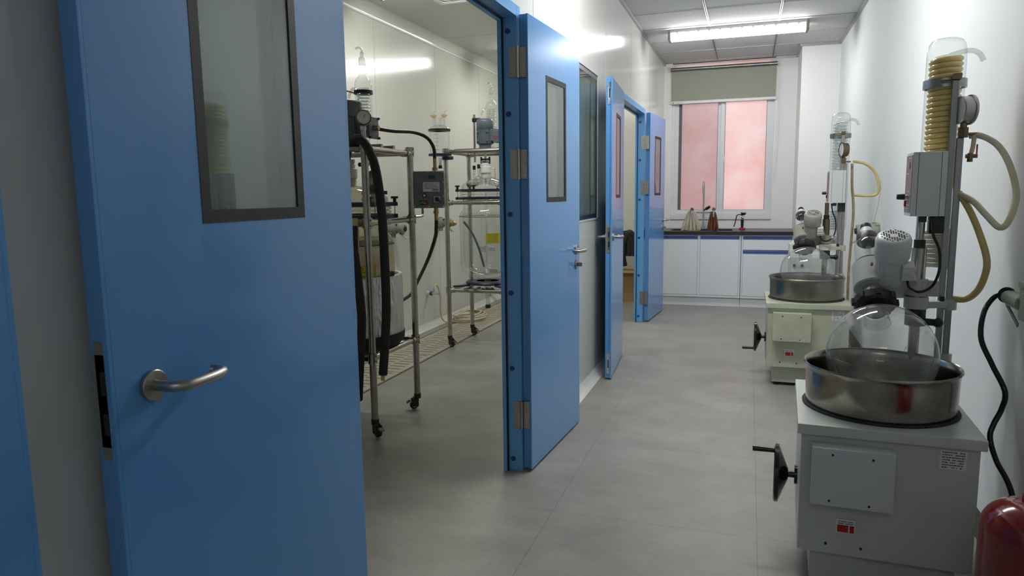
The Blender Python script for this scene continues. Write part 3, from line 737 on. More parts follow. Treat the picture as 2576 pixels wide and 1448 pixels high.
    b = B(); b.cyl((cx,cy,.94),(cx,cy,1.0),.036,seg=28,bev=.002); b.box((cx+.045,cy,.967),(.045,.034,.058),bev=.004); b.build('column_clamp',cast,t)
    B().cyl((cx+.05,cy-.017,.965),(cx+.05,cy-.024,.965),.011,seg=16).build('clamp_bolt','steel_satin',t)
    b = B(); b.cyl((cx,cy,.892),(cx,cy,.935),.040,seg=28,bev=.002); b.prism([(cx+.01,cy-.028,.895),(.235,.520,.895),(.235,.520,.918),(cx+.01,cy-.028,.918)],(0,.03,0)); b.cyl((.243,.555,.885),(.243,.555,.925),.026,seg=24); b.build('pole_bracket','cream' if v['old'] else 'grey_cast',t)
    b = B(); b.cyl((cx,cy,.83),(cx,cy,.888),.034,seg=24); b.cyl((cx+.03,cy-.01,.845),(cx+.065,cy-.02,.845),.013); b.ball((cx+.07,cy-.022,.845),.018); b.build('lift_lock',['black'],t)
    b = B(); b.cyl((.215,.525,.905),(.215,.525,.935),.008,seg=12); b.build('thumb_screw','black',t)
    for (x,zt) in ((.218,1.70),(.243,1.50)):
        b = B(); b.bx(x-.0105,x+.0105,.545,.565,.577,zt,bev=.002)
        for q in (-.006,.006): b.bx(x+q-.0012,x+q+.0012,.5435,.546,.60,zt-.01)
        b.build('support_pole',v['alu'],t)
    b = B(); b.bx(.19,.275,.535,.579,.577,.64,bev=.003); b.cyl((.243,.555,.64),(.243,.555,.72),.022,seg=20); b.build('pole_socket','grey_cast',t)
    # control box
    bx = .090+v['boxdx']; W_ = .107; f = .480
    cb = B().bx(bx,bx+W_,f,f+.14,1.226,1.452,bev=.002).build('control_box',v['ctl'],t)
    b = B(); 
    for xx in (bx+.018,bx+W_-.018): b.bx(xx-.0006,xx+.0006,f-.0006,f,1.228,1.450)
    b.build('case_joint','black',cb)
    B().bx(bx-.0015,bx,f+.004,f+.136,1.238,1.442).build('control_panel','panel_mauve',cb)
    B().bx(bx-.003,bx-.0015,f+.05,f+.10,1.395,1.418).build('display','lcd',cb)
    b = B()
    for k,(yy,zz,wd) in enumerate(((.03,1.43,.05),(.06,1.375,.05),(.04,1.31,.04),(.02,1.262,.09),(.02,1.25,.09))):
        textlines(b,(bx-.0016,f+yy+wd,zz),(0,-1,0),(0,0,1),wd,.006,1,0,(-1,0,0),k)
    b.build('panel_print','label_white',cb)
    b = B(); b.cyl((bx-.002,f+.06,1.295),(bx-.012,f+.06,1.295),.007,mi=1); b.cyl((bx-.012,f+.06,1.295),(bx-.038,f+.06,1.295),.0115,.0095,seg=18,bev=.001); b.build('speed_knob',['black','steel_bright'],cb)
    B().box((bx-.004,f+.10,1.27),(.008,.012,.022),bev=.001).build('rocker_switch','red',cb)
    b = B(); b.bx(bx+.065,bx+.112,.50,.535,1.165,1.226); b.bx(bx+.03,bx+.055,.49,.515,1.205,1.226); b.build('underside_bracket','black',t)
    # condenser
    X,Y = .198+v['cdx'],.632
    b = B(); b.lathe([(.030,.975),(.040,.985),(.062,1.02),(.0635,1.05),(.0635,1.775),(.0625,1.80),(.0585,1.820),(.050,1.834),(.036,1.841),(.018,1.844),(0,1.8445)],(X,Y,.015),seg=44)
    con = b.build('condenser',v['clear'],t,ang=60)
    turns = 30; zA,zB = 1.33,1.785
    def helix(r,z0,z1,tn,k=20): return [(X+r*math.cos(2*PI*i/k),Y+r*math.sin(2*PI*i/k),z0+(z1-z0)*i/(tn*k)) for i in range(tn*k+1)]
    B().tube(helix(.042 if v['old'] else .0455,zA,zB,22 if v['old'] else 24),.0082 if v['old'] else .0100,seg=8,n=1,smooth=False).build('cooling_coil',v['coil'],con,ang=80)
    if not v['old']: B().lathe([(.034,1.33),(.034,1.775)],(X,Y,0),seg=24).build('coil_core',v['coil'],con)
    B().tube(helix(.045,1.03,1.17,8),.0075,seg=8,n=1,smooth=False).build('cooling_coil',v['coil2'],con,ang=80)
    B().tube([(X-.035,Y-.01,1.786),(X+.0,Y-.015,1.793),(X+.045,Y-.02,1.805),(X+.075,Y-.024,1.806),(X+.098,Y-.026,1.792),(X+.110,Y-.028,1.768)],.0090,seg=12).build('side_spout','glass_coil',con)
    b = B(); b.lathe([(.0645,1.682),(.070,1.682),(.070,1.712),(.0645,1.712)],(X,Y,0),seg=40); b.cyl((X+.015,Y-.07,1.697),(.218,.565,1.697),.006)
    b.build('retaining_ring','aluminium',t)
    B().box((.220,.550,1.712),(.026,.030,.022),bev=.002).cyl((.205,.535,1.70),(.170,.550,1.70),.003).build('ring_clip','bronze',t)
    # vacuum gauge and fittings
    gx,gy,gz = .240+v['gdx'],.540,1.595; gd = Vector(v['gdir']).normalized(); gp = Vector((gx,gy,gz))
    g = B().lathe([(0,-.021),(.044,-.021),(.047,-.018),(.047,.012),(.052,.014),(.052,.021),(.046,.022)],gp,gd,seg=40).build('vacuum_gauge',v['gauge'],t)
    B().lathe([(0,.017),(.046,.017)],gp,gd,seg=36).build('gauge_face','label_white',g)
    B().cyl((gx,gy,1.50),(gx,gy,1.553),.011,seg=16).cyl((gx,gy,1.50),(gx,gy,1.535),.0165,seg=6).cyl((gx,gy,1.512),(gx+.045,gy,1.512),.005).build('brass_fitting','bronze',t)
    if not v['old']:
        b = B(); b.tube([(gx+.035,gy,1.508),(gx+.033,gy,1.47),(gx+.028,gy,1.44)],.0075,seg=10,mi=2); b.cyl((gx+.026,gy,1.445),(gx+.026,gy,1.415),.009); b.cyl((gx+.012,gy,1.435),(gx+.048,gy,1.435),.007)
        b.box((gx+.043,gy-.012,1.458),(.005,.004,.034),mi=1,bev=.001); b.build('drain_cock',['bronze','red','hose_cream'],t)
    # receiving flask low behind
    b = B(); b.lathe([(0,.60),(.05,.605),(.075,.635),(.08,.67),(.07,.71),(.04,.74),(.022,.76),(.022,.975)],(X+.0,Y+.03,.0),seg=28).build('receiving_flask',v['clear'],t)
    for k,(m_,r,pts) in enumerate(v['hoses']):
        inv = Matrix.Rotation(-rz,4,'Z')@Matrix.Translation((-loc[0],-loc[1],0))
        B().tube([inv@Vector(p) for p in pts],r,seg=12).build('rubber_hose',m_,t)
    return t
hA = [(0.734,2.93,1.506),(0.762,2.9,1.502),(0.798,2.85,1.466),(0.822,2.8,1.398),(0.836,2.76,1.3),(0.811,2.72,1.223),(0.785,2.72,1.194),(0.759,2.78,1.234),(0.742,2.86,1.275),(0.710,2.93,1.305)]
hB = [(0.712,2.93,1.307),(0.737,2.88,1.244),(0.762,2.84,1.163),(0.782,2.82,1.082),(0.781,2.82,1.027),(0.768,2.84,0.969),(0.744,2.88,0.931),(0.708,2.94,0.923)]
evaporator((.436,2.385,0), math.radians(-2.5), 'nearest rotary evaporator with a yellow coil and shiny steel bath on a white cabinet', dict(
    cab='cab_white',cast='grey_cast',bath='steel_bath',box='cab_box',flask='glass_flask',clear='glass',motor='cab_box',hole='slot',pole='steel',alu='aluminium',
    old=False,ctl='cab_box',boxdx=0,cdx=0,coil='coil_yellow',coil2='cream',gdx=.008,gdir=(1,.30,0),gauge='steel_satin',crank=1,
    hoses=[('hose_cream',.0105,hA),('hose_yellow',.0115,hB)]))
eA = [(0.690,5.55,1.512),(0.72,5.57,1.509),(0.766,5.57,1.496),(0.825,5.57,1.445),(0.855,5.55,1.347),(0.845,5.55,1.285),(0.789,5.56,1.273),(0.69,5.58,1.280)]
eB = [(0.682,5.57,1.50),(0.689,5.57,1.336),(0.70,5.57,1.25),(0.706,5.57,1.139),(0.701,5.57,0.968),(0.696,5.58,0.738),(0.70,5.6,0.506),(.705,5.62,.15)]
evaporator((.393,4.98,0), 0, 'further old rotary evaporator with clear coil and dull steel bath on a stained greenish cabinet', dict(
    cab='cab_green',cast='grey_cast_old',bath='steel_bath_dull',box='cab_green',flask='glass_flask',clear='glass',motor='grey_cast_old',hole='slot',pole='bronze',alu='steel_satin',
    old=True,ctl='cab_box',boxdx=.045,cdx=.012,coil='glass_coil',coil2='glass_coil',gdx=-.012,gdir=(-1,-.25,0),gauge='bronze',crank=-1,
    hoses=[('hose_yellow',.0095,eA),('hose_old',.009,eB)]))

# vacuum pump behind the further evaporator
t = thing('vacuum_pump','beige circulating water pump with white knobs, mostly hidden behind the further evaporator','pump',(.55,6.28,0))
b = B(); b.bx(-.21,.19,0,.40,.03,.76,bev=.006); b.prism([(-.21,0,.76),(-.21,.40,.76),(-.21,.40,.86),(-.21,.22,.86),(-.21,.18,.80),(-.21,.02,.79)],(.40,0,0)); b.build('body','cab_white',t)
for x in (-.17,-.08,.02): 
    k = B().cyl((x,.10,.795),(x,.10,.812),.020,seg=20).build('gauge_cup','white_plastic',t); B().cyl((x-.01,.098,.812),(x+.004,.092,.816),.006,seg=8).build('red_mark','red',k)
for x in (-.17,-.11): B().cyl((x,.30,.86),(x,.30,.885),.022,.018,seg=20,bev=.003).build('knob','white_plastic',t)
for x in (-.18,-.12): B().cyl((x,.0,.70),(x,-.02,.70),.011,seg=16).build('switch','black',t)
for x,y in ((-.18,.03),(.16,.03),(-.18,.37),(.16,.37)): B().cyl((x,y,0),(x,y,.032),.018,seg=12).build('foot','black_rubber',t)

# ------------------------------------------------------------------ explosion-proof sockets
def ex_socket(loc, rz, label, plug=None):
    """mounted on the wall plane x=0, pointing +x and down"""
    t = thing('wall_socket', label, 'socket', loc, rz)
    d = Vector((1,0,-.0))
    b = B(); b.lathe([(0,0),(.052,0),(.055,.006),(.055,.026),(.050,.034),(.050,.06),(.046,.066),(0,.066)],(0,0,0),(1,0,0),seg=28)
    b.cyl((.03,0,-.045),(.03,0,-.082),.020,seg=16); b.box((.03,.0,.052),(.028,.034,.014),bev=.003)
    for a in (.8,2.3,3.9,5.5): b.cyl((0,.055*math.cos(a),.055*math.sin(a)),(.03,.055*math.cos(a),.055*math.sin(a)),.008,seg=10)
    b.build('housing','socket_green',t)
    dd = Vector((1,0,-.10)).normalized(); o = Vector((.062,0,.004))
    B().lathe([(0,0),(.042,0),(.043,.010),(.040,.012),(.040,.05),(.046,.054),(.046,.074),(.038,.08),(0,.08)],o,dd,seg=28).build('socket_barrel','socket_green',t)
    B().box((.130,0,-.065),(.085,.050,.008),R=Matrix.Rotation(.62,4,'Y'),bev=.003).build('hinged_cover','socket_green',t)
    B().box((.075,-.030,.028),(.018,.012,.026),bev=.001).build('name_plate','ink',t)
    if plug:
        e = o+dd*.08
        B().lathe([(0,0),(.028,0),(.028,.035),(.018,.045),(.012,.06),(0,.062)],e,dd,seg=20).build('plug','steel_satin' if plug=='steel' else plug,t)
    else: B().lathe([(0,0),(.020,0),(.020,.012),(0,.012)],o+dd*.08,dd,seg=16).build('pin_cap','black',t)
    return t
ex_socket((LX+.001,5.60,1.03),0,'grey-green flameproof wall socket between the two legs of the nearer reactor stand')
ex_socket((LX+.001,6.62,1.035),0,'grey-green flameproof wall socket with a brass plug behind the further reactor stand leg','brass')
ex_socket((XR-.001,5.54,1.03),PI,'grey-green flameproof wall socket on the white wall behind the near evaporator motor')
t = thing('wall_socket','grey-green flameproof wall socket with a black cable at the right picture edge','socket',(XR-.001,2.60,.965),PI)
b = B(); b.box((.03,.065,0),(.06,.10,.11),bev=.012); b.cyl((.045,.03,0),(.045,-.085,0),.026,seg=24,bev=.004); b.box((.05,.05,.06),(.03,.05,.02),bev=.003); b.build('housing','socket_green',t)
b = B(); b.cyl((.045,-.085,0),(.045,-.118,0),.022,seg=24); b.cyl((.045,-.118,0),(.045,-.135,0),.019,seg=24,mi=1); b.cyl((.045,-.135,.004),(.045,-.150,.004),.027,.021,seg=24,mi=2); b.build('gland',['socket_green','steel_bright','black'],t)
B().box((.05,-.055,-.048),(.005,.13,.014),R=Matrix.Rotation(-.42,4,'X'),bev=.002).build('hinged_cover','steel_satin',t)
o = B().tube([(.826,2.752,.966),(.808,2.79,.957),(.770,2.76,.906),(.750,2.70,.826),(.772,2.65,.751),(.800,2.60,.673),(.797,2.61,.610),(.778,2.605,.562),(.766,2.59,.520),(.776,2.55,.458),(.797,2.46,.386),(.81,2.38,.20),(.80,2.35,.012)],.0085,seg=12,n=10).build('power_cable','black_gloss')
tag(o,'thick black power cable looping down the white wall from the socket','cable')

# fire extinguisher
t = thing('fire_extinguisher','dark red glossy fire extinguisher in the bottom right corner','fire extinguisher',(.712,2.05,0))
b = B(); R = .113; pr = [(0,.004),(R-.02,.0),(R-.006,.006),(R,.02),(R,.44)]+[(R*math.cos(a)**.8 if a < 1.5 else .0, .44+.088*math.sin(a)) for a in [PI/2*k/14 for k in range(1,15)]]
pr[-1] = (.024,.528); pr.append((.024,.545)); pr.append((0,.545)); b.lathe(pr,(0,0,0),seg=56); b.build('cylinder','ext_red',t,ang=60)
b = B(); b.cyl((0,0,.543),(0,0,.572),.018,seg=20); b.box((.02,0,.58),(.06,.02,.02),bev=.003); b.build('valve','brass',t)
b = B(); b.box((.055,0,.598),(.11,.018,.006),R=Matrix.Rotation(-.15,4,'Y')); b.box((.05,0,.572),(.09,.018,.005),R=Matrix.Rotation(.12,4,'Y')); b.build('squeeze_handle','black',t)

# ------------------------------------------------------------------ glass reactors
def caster(t, x, y, ang):
    c = math.cos(ang); s = math.sin(ang)
    b = B(); b.cyl((x,y,.068),(x,y,.098),.022,seg=18); b.box((x+c*.012,y+s*.012,.062),(.036,.034,.030),rz=ang,bev=.005)
    for q in (-1,1): b.box((x+c*.018-s*q*.017,y+s*.018+c*q*.017,.042),(.042,.003,.046),rz=ang)
    fk = b.build('caster','black',t)
    wc = Vector((x+c*.024,y+s*.024,.026)); ax = Vector((-s,c,0))
    b = B(); b.lathe([(0,-.013),(.022,-.013),(.026,-.009),(.026,.009),(.022,.013),(0,.013)],wc,ax,seg=24); b.lathe([(.009,-.0145),(.013,-.0145),(.013,.0145),(.009,.0145)],wc,ax,seg=20,mi=1); b.build('caster_wheel',['black','steel_bright'],fk)
    B().box((x+c*.058,y+s*.058,.050),(.028,.030,.007),R=Matrix.Rotation(ang,4,'Z')@Matrix.Rotation(.5,4,'Y'),bev=.002).build('brake_pedal','black',fk)
def joint(b, p, z, h=.056, r=.0265): b.cyl((p[0],p[1],z-h/2),(p[0],p[1],z+h/2),r,seg=20)
def reactor(loc, label, v):
    """local: vessel axis at x=y=0; four legs at +-hx, +-hy"""
    t = thing('glass_reactor', label, 'glass reactor', loc); hx,hy = .26,.265; rl = .0195
    zT,zM,zL = 1.578,v['zm'],v['zl']; m = v['steel']
    ring = {}
    for i,(x,y) in enumerate(((hx,-hy),(hx,hy),(-hx,-hy),(-hx,hy))):
        top = v['tops'][i]
        b = B(); b.cyl((x,y,.095),(x,y,top),rl,seg=20); b.build('leg',m,t)
        for z in ((top-.028,) if v['near'] else ())+(zM,zL)+(() if v['near'] else (v['zt'],)):
            b = B(); joint(b,(x,y),z)
            for q in (-.015,.015): b.cyl((x+.0255,y-.008,z+q),(x+.0275,y-.008,z+q),.004,seg=10,mi=1)
            b.build('pipe_joint',[m,'black'],t)
        caster(t,x,y,v['cast'][i])
    def rails(z, r=.0155, nm='rail'):
        for p,q in (((hx,-hy),(hx,hy)),((-hx,-hy),(-hx,hy)),((-hx,-hy),(hx,-hy)),((-hx,hy),(hx,hy))):
            b = B(); b.cyl((*p,z),(*q,z),r,seg=16); P,Q = Vector((*p,z)),Vector((*q,z)); u = (Q-P).normalized()
            b.cyl(P+u*.02,P+u*.055,r+.005,seg=16); b.cyl(Q-u*.055,Q-u*.02,r+.005,seg=16); b.build(nm,m,t)
    rails(zM); rails(zL); rails(v['zt'])
    # motor platform bars
    zt = v['zt']
    for y in (-.07,.07):
        B().cyl((-hx,y,zt+.022),(hx,y,zt+.022),.0135,seg=16).build('motor_bar',m,t)
    # holding ring brackets
    R = v['R']; zn = v['zn']
    for k in range(4):
        a = PI/4+PI/2*k; B().cyl((math.cos(a)*(R-.0),math.sin(a)*(R-.0),zM+.0),(math.cos(a)*.355,math.sin(a)*.355,zM),.010,seg=12).build('ring_arm',m,t)
    # vessel
    zb = v['zb']
    prof = [(.03,zb-.03),(.035,zb-.005),(.06,zb),(R*.7,zb+.022),(R*.93,zb+.07),(R,zb+.14),(R,v['zs']-.03),(R*.985,v['zs']-.008),(R*.93,v['zs']+.012),(R*.86,v['zs']+.03),(R*.84,v['zs']+.05),(R*.86,zn-.012),(R*.95,zn)]
    vs = B().lathe(prof,(0,0,0),seg=56).build('outer_vessel',v['glass'],t,ang=60)
    Ri = R-.028
    B().lathe([(.02,zb+.03),(Ri*.6,zb+.05),(Ri*.9,zb+.10),(Ri,zb+.17),(Ri,v['zs']-.02),(Ri*.98,v['zs']+.0)],(0,0,0),seg=48).build('inner_vessel',v['glass_in'],vs,ang=60)
    B().lathe([(R+.0005,v['zs']-.034),(R+.003,v['zs']-.034),(R+.003,v['zs']-.029),(R+.0005,v['zs']-.029)],(0,0,0),seg=56).build('vessel_seam','ink',vs)
    # lid and clamp rings
    for z,nm in ((zn-.006,'clamp_ring'),(zn+.062,'clamp_ring')):
        B().lathe([(R*.86,z-.011),(R+.012,z-.011),(R+.012,z+.011),(R*.86,z+.011)],(0,0,0),seg=48).build(nm,'navy',t)
    B().lathe([(R*.90,zn+.008),(R*.97,zn+.012),(R*.97,zn+.024),(R*.9,zn+.028),(R*.97,zn+.032),(R*.97,zn+.046),(R*.90,zn+.05)],(0,0,0),seg=48).build('vessel_lip',v['glass'],t)
    for k in range(6):
        a = 2*PI*k/6+.45; x,y = (R+.012)*math.cos(a),(R+.012)*math.sin(a)
        b = B(); b.cyl((x,y,zn-.02),(x,y,zn+.075),.0035,seg=8,mi=1); b.cyl((x,y,zn+.073),(x,y,zn+.095),.010,seg=14); b.cyl((x,y,zn+.093),(x,y,zn+.106),.021,seg=6); b.box((x,y,zn-.006),(.034,.034,.022),rz=a); b.box((x,y,zn+.062),(.034,.034,.022),rz=a)
        b.build('clamp_screw',['black','steel_bright'],t)
    zl = zn+.062
    B().lathe([(R*.90,zl-.01),(R*.90,zl+.035),(R*.83,zl+.055),(R*.6,zl+.085),(R*.35,zl+.105),(.045,zl+.115),(.042,zl+.15)],(0,0,0),seg=48).build('lid',v['glass'],t,ang=60)
    # stirrer housing, shaft, impeller
    b = B(); b.lathe([(.040,zl+.10),(.040,zl+.145),(.050,zl+.150),(.050,zl+.20),(.038,zl+.205),(.040,zl+.225),(.034,zl+.235),(0,zl+.235)],(0,0,0),seg=32)
    b.build('stirrer_seal',v['seal'],t)
    B().lathe([(.036,zl+.235),(.039,zl+.235),(.039,zl+.255),(0,zl+.255)],(0,0,0),seg=24).build('seal_collar','aluminium',t)
    B().cyl((0,0,zb+.06),(0,0,zt+.03),.0095,seg=14).build('stirrer_shaft',v['shaft'],t)
    if v['near'] is False:
        for z,w_ in ((v['i1'],.155),(v['i2'],.185)):
            b = B(); b.cyl((0,0,z-.03),(0,0,z+.03),.022,seg=18)
            for k in range(2 if w_<.16 else 4):
                a = .15+PI/(1 if w_<.16 else 2)*k; b.box((math.cos(a)*w_/4,math.sin(a)*w_/4,z),(w_/2,.012,.04),R=Matrix.Rotation(a,4,'Z')@Matrix.Rotation(.35,4,'X'))
            b.build('impeller','ptfe',t)
    # motor on top
    mr = v['mr']; z0 = zt+.045; mx_ = 0
    b = B(); b.lathe([(0,z0-.02),(mr*.95,z0-.02),(mr*.95,z0-.012),(mr*.72,z0-.008),(mr*.72,z0+.02),(mr*.94,z0+.03),(mr*.94,z0+.155),(0,z0+.155)],(mx_,0,0),seg=40)
    for k in range(28):
        a = 2*PI*k/28; b.box((mx_+math.cos(a)*mr*.95,math.sin(a)*mr*.95,z0+.092),(.010,.0035,.12),rz=a)
    for a in (-2.2,-1.0,.6,2.0):
        for q in (.055,.13): b.box((mx_+math.cos(a)*mr,math.sin(a)*mr,z0+q),(.016,.022,.014),rz=a,bev=.002)
    mo = b.build('motor','motor_grey',t)
    B().lathe([(mr*.96,z0+.15),(mr,z0+.152),(mr,z0+.215),(mr*.93,z0+.232),(mr*.75,z0+.24),(0,z0+.242)],(mx_,0,0),seg=40).build('fan_cowl','motor_grey',mo,ang=60)
    bxd = v['boxdir']; tb = Vector((math.cos(bxd),math.sin(bxd),0)); c = tb*(mr+.045)+Vector((0,0,z0+.085))
    b = B(); b.box(tb*(mr+.01)+Vector((0,0,z0+.10)),(.08,.07,.10),rz=bxd,bev=.004); b.box(c,(.065,.085,.10),rz=bxd,bev=.006); b.box(c+tb*.03,(.012,.105,.12),rz=bxd,bev=.004)
    tm = b.build('terminal_box','motor_grey',mo)
    b = B(); px_,py_ = Vector((-math.sin(bxd),math.cos(bxd),0)),Vector((0,0,1))
    for a_ in (-1,1):
        for c_ in (-1,1): b.cyl(c+tb*.03+px_*a_*.048+py_*c_*.054,c+tb*.045+px_*a_*.048+py_*c_*.054,.007,seg=10)
    b.build('cover_screw','black',tm)
    # red Ex mark
    b = B(); fo = c-px_*.0435-py_*.008 if math.cos(bxd) > .5 else c+tb*.037
    ux = tb if math.cos(bxd) > .5 else px_; nn = -px_ if math.cos(bxd) > .5 else tb
    def stroke(a1,a2,wd=.0028):
        A_,B_ = fo+ux*a1[0]+py_*a1[1],fo+ux*a2[0]+py_*a2[1]; dd = (B_-A_).normalized(); sd = dd.cross(nn)*wd/2
        b.prism([A_-sd,B_-sd,B_+sd,A_+sd],nn*.0008)
    for s1,s2 in (((-.016,-.014),(-.016,.014)),((-.016,.013),(-.002,.013)),((-.016,0),(-.004,0)),((-.016,-.013),(-.002,-.013)),((.003,-.014),(.017,.014)),((.003,.014),(.017,-.014))): stroke(s1,s2)
    b.build('ex_mark','red',tm)
    B().cyl(c-px_*.0+tb*.036+py_*-.0,c+tb*.066,.017,.014,seg=12).build('cable_gland','brass',tm)
    # tall coil condenser
    X,Y = v['con']; c0,c1 = v['cz']; rc = .047 if v['near'] else .05
    con = B().lathe([(.018,c0-.14),(.018,c0-.05),(.03,c0-.02),(rc,c0),(rc,c1-.03),(rc*.97,c1-.012),(rc*.75,c1+.006),(.024,c1+.02),(.0185,c1+.035),(.0185,c1+.085),(.021,c1+.09)],(X,Y,0),seg=36).build('condenser','glass',t,ang=60)
    k = 16; tn = int((c1-c0-.07)/.0165)
    B().tube([(X+(rc-.014)*math.cos(2*PI*i/k),Y+(rc-.014)*math.sin(2*PI*i/k),c0+.01+(c1-c0-.06)*i/(tn*k)) for i in range(tn*k+1)],.0055,seg=6,n=1,smooth=False).build('cooling_coil','glass_coil',con,ang=80)
    B().tube([(X-rc,Y,c1-.045),(X-rc-.02,Y-.005,c1-.05),(X-rc-.035,Y-.01,c1-.075),(X-rc-.042,Y-.01,c1-.10)],.0075,seg=10).build('side_spout','glass_coil',con)
    b = B(); b.lathe([(.0175,c1+.075),(.021,c1+.08),(.0205,c1+.115),(.010,c1+.125),(.012,c1+.14),(.008,c1+.15)],(X,Y,0),seg=20); b.tube([(X,Y,c1+.145),(X-.002,Y,c1+.165),(X-.02,Y,c1+.175),(X-.038,Y,c1+.172)],.006,seg=10); b.build('top_stopper','glass_coil',con)
    return t
TOP1 = reactor((-2.185,3.605,.0034),'nearer glass reactor stand with silver foil-wrapped stained vessel and thick black hoses',dict(near=True,steel='steel',zm=1.175,zl=.440,zt=1.565,tops=(1.602,1.60,1.602,1.60),cast=(-.5,-2.5,.3,.3),
    R=.243,zn=1.208,zb=.55,zs=1.075,glass='glass_cloud',glass_in='glass_stain',seal='cream',shaft='cream',i1=0,i2=0,mr=.095,boxdir=0.0,con=(.105,.02),cz=(1.66,1.965)))
t = TOP1
B().lathe([(0,.475),(.20,.475),(.27,.50),(.285,.53),(.287,.70),(.284,.865),(.262,.868),(.262,.85)],(0,0,0),seg=64).build('foil_jacket','foil',t,ang=60)
b = B(); b.lathe([(0,.42),(.18,.42),(.262,.455),(.288,.49),(.290,.53),(.284,.535)],(0,0,0),seg=48); b.build('insulation','black_rubber',t); B().box((.262,-.05,.878),(.03,.07,.03),rz=-.2,bev=.008).build('insulation_flap','black_rubber',t); B().tube([(.05,-.2838,.86),(.052,-.2873,.75),(.066,-.2875,.62),(.07,-.2875,.53)],.004,seg=6).build('tape_seam','black_rubber',t)
B().lathe([(.2437,.80),(.2437,1.042)],(0,0,0),seg=48).build('stain_band','dirty_glassfill',t)
def warn_label(R,z0,z1,a0,a1,parent,rows=6,tri=None):
    b = B(); b.lathe([(R,z0),(R+.0006,z0),(R+.0006,z1),(R,z1)],(0,0,0),seg=16,a0=a0,a1=a1)
    x,y,_ = frame((0,0,1)); pt = lambda a,z,e=.0012: (x*math.cos(a)+y*math.sin(a))*(R+e)+Vector((0,0,z))
    rnd = random.Random(5); aw = a1-a0
    for (f0,f1,g0,g1) in ((0,1,.0,.02),(0,1,.98,1),(0,.008,0,1),(.992,1,0,1)):
        b.prism([pt(a0+aw*f0,z0+(z1-z0)*g0),pt(a0+aw*f1,z0+(z1-z0)*g0),pt(a0+aw*f1,z0+(z1-z0)*g1),pt(a0+aw*f0,z0+(z1-z0)*g1)],(x*math.cos((a0+a1)/2)+y*math.sin((a0+a1)/2))*.0004,1) if f1-f0 < .5 else None
    for k in range(rows):
        z = z1-(z1-z0)*(k+.7)/rows; f = .06
        while f < (.66 if tri else .9):
            l = rnd.uniform(.04,.09); hh_ = (z1-z0)/rows*.32; b.prism([pt(a0+aw*f,z),pt(a0+aw*(f+l),z),pt(a0+aw*(f+l),z+hh_),pt(a0+aw*f,z+hh_)],(x*math.cos(a0+aw*f)+y*math.sin(a0+aw*f))*.0004,1); f += l+.015
    if tri:
        fa,fz,s = tri; ac = a0+aw*fa; zc = z0+(z1-z0)*fz; P3 = [(ac-s/R/2,zc-s*.45),(ac+s/R/2,zc-s*.45),(ac,zc+s*.45)]
        for i in range(3):
            (aa,za),(ab,zb_) = P3[i],P3[(i+1)%3]; b.tube([pt(aa,za),pt(ab,zb_)],.0011,seg=5,mi=1,smooth=False)
        b.tube([pt(ac,zc-s*.2),pt(ac,zc+s*.15)],.0010,seg=5,mi=1,smooth=False)
    return b.build('warning_label',['yellow','ink'],parent)
# lathe frame for +z: x axis from cross product; helper finds the angle that faces the viewer
_fx,_fy,_ = frame((0,0,1))
def face_ang(dx,dy): v_ = Vector((dx,dy,0)); return math.atan2(v_.dot(_fy),v_.dot(_fx))
a = face_ang(2.185,-3.6); warn_label(.245,.872,.935,a-.42,a+.52,t,6,(.86 if True else 0,.5,.04))
b = B(); x,y = _fx,_fy
for k in range(9):
    z = .90+k*.022; aa = a+.62
    for q in range(1): b.prism([(x*math.cos(aa+u)+y*math.sin(aa+u))*.2455+Vector((0,0,z+w_)) for u,w_ in ((0,0),(.14 if k%2 else .09,0),(.14 if k%2 else .09,.0012),(0,.0012))],(0,-.0004,0))
b.build('volume_scale','ink',t)
# pressure gauge on the front leg
g = B().cyl((.26,-.265,1.60),(.26,-.265,1.665),.0125,seg=16).cyl((.26,-.265,1.66),(.26,-.265,1.68),.016,seg=6).build('gauge_stem','steel',t)
gd = Vector((.55,-.82,.1)).normalized(); gp = Vector((.265,-.268,1.722))
g = B().lathe([(0,-.016),(.036,-.016),(.040,-.012),(.040,.012),(.038,.014),(.034,.013)],gp,gd,seg=32).build('pressure_gauge','bronze',t)
b = B(); b.lathe([(0,.011),(.035,.011)],gp,gd,seg=28)
gx_,gy_,_ = frame(gd); b.prism([gp+gd*.0115+gx_*.002,gp+gd*.0115-gx_*.002,gp+gd*.0115+gy_*.024+gx_*.014],gd*.0005,1); b.build('gauge_face',['label_white','ink'],g)
for z in (1.635,1.61): B().cyl((.26,-.265,z),(.215,-.285,z),.004,seg=8).build('drain_stub','steel',t)
# clamp arm of condenser, safety valve jar etc.
X,Y = .105,.02
b = B(); b.lathe([(.048,1.885),(.053,1.885),(.053,1.905),(.048,1.905)],(X,Y,0),seg=32); b.cyl((X-.05,Y-.01,1.893),(X-.10,Y-.02,1.908),.004,mi=1); b.box((X-.125,Y-.025,1.912),(.05,.03,.036),bev=.008); b.cyl((X-.14,Y-.02,1.60),(X-.14,Y-.02,1.93),.008,mi=1)
b.build('condenser_clamp',['black','brass'],t)
b = B(); b.ball((.17,-.02,1.40),.05,sc=(1,1,1.25)); b.cyl((.17,-.02,1.33),(.17,-.02,1.27),.02,seg=16); b.build('side_bulb','aluminium',t)
b = B(); b.cyl((.10,.0,1.49),(.10,.0,1.56),.006); b.cyl((.07,0,1.495),(.13,0,1.495),.012); b.build('wing_screw','black',t)
b = B(); b.tube([(.12,-.05,1.30),(.18,-.10,1.29),(.23,-.12,1.27)],.016,seg=14); b.build('side_port','glass_cloud',t)
for z0_,z1_ in ((1.27,1.335),): B().box((.15,.02,1.335),(.15,.03,.02)).build('port_clamp','navy',t)
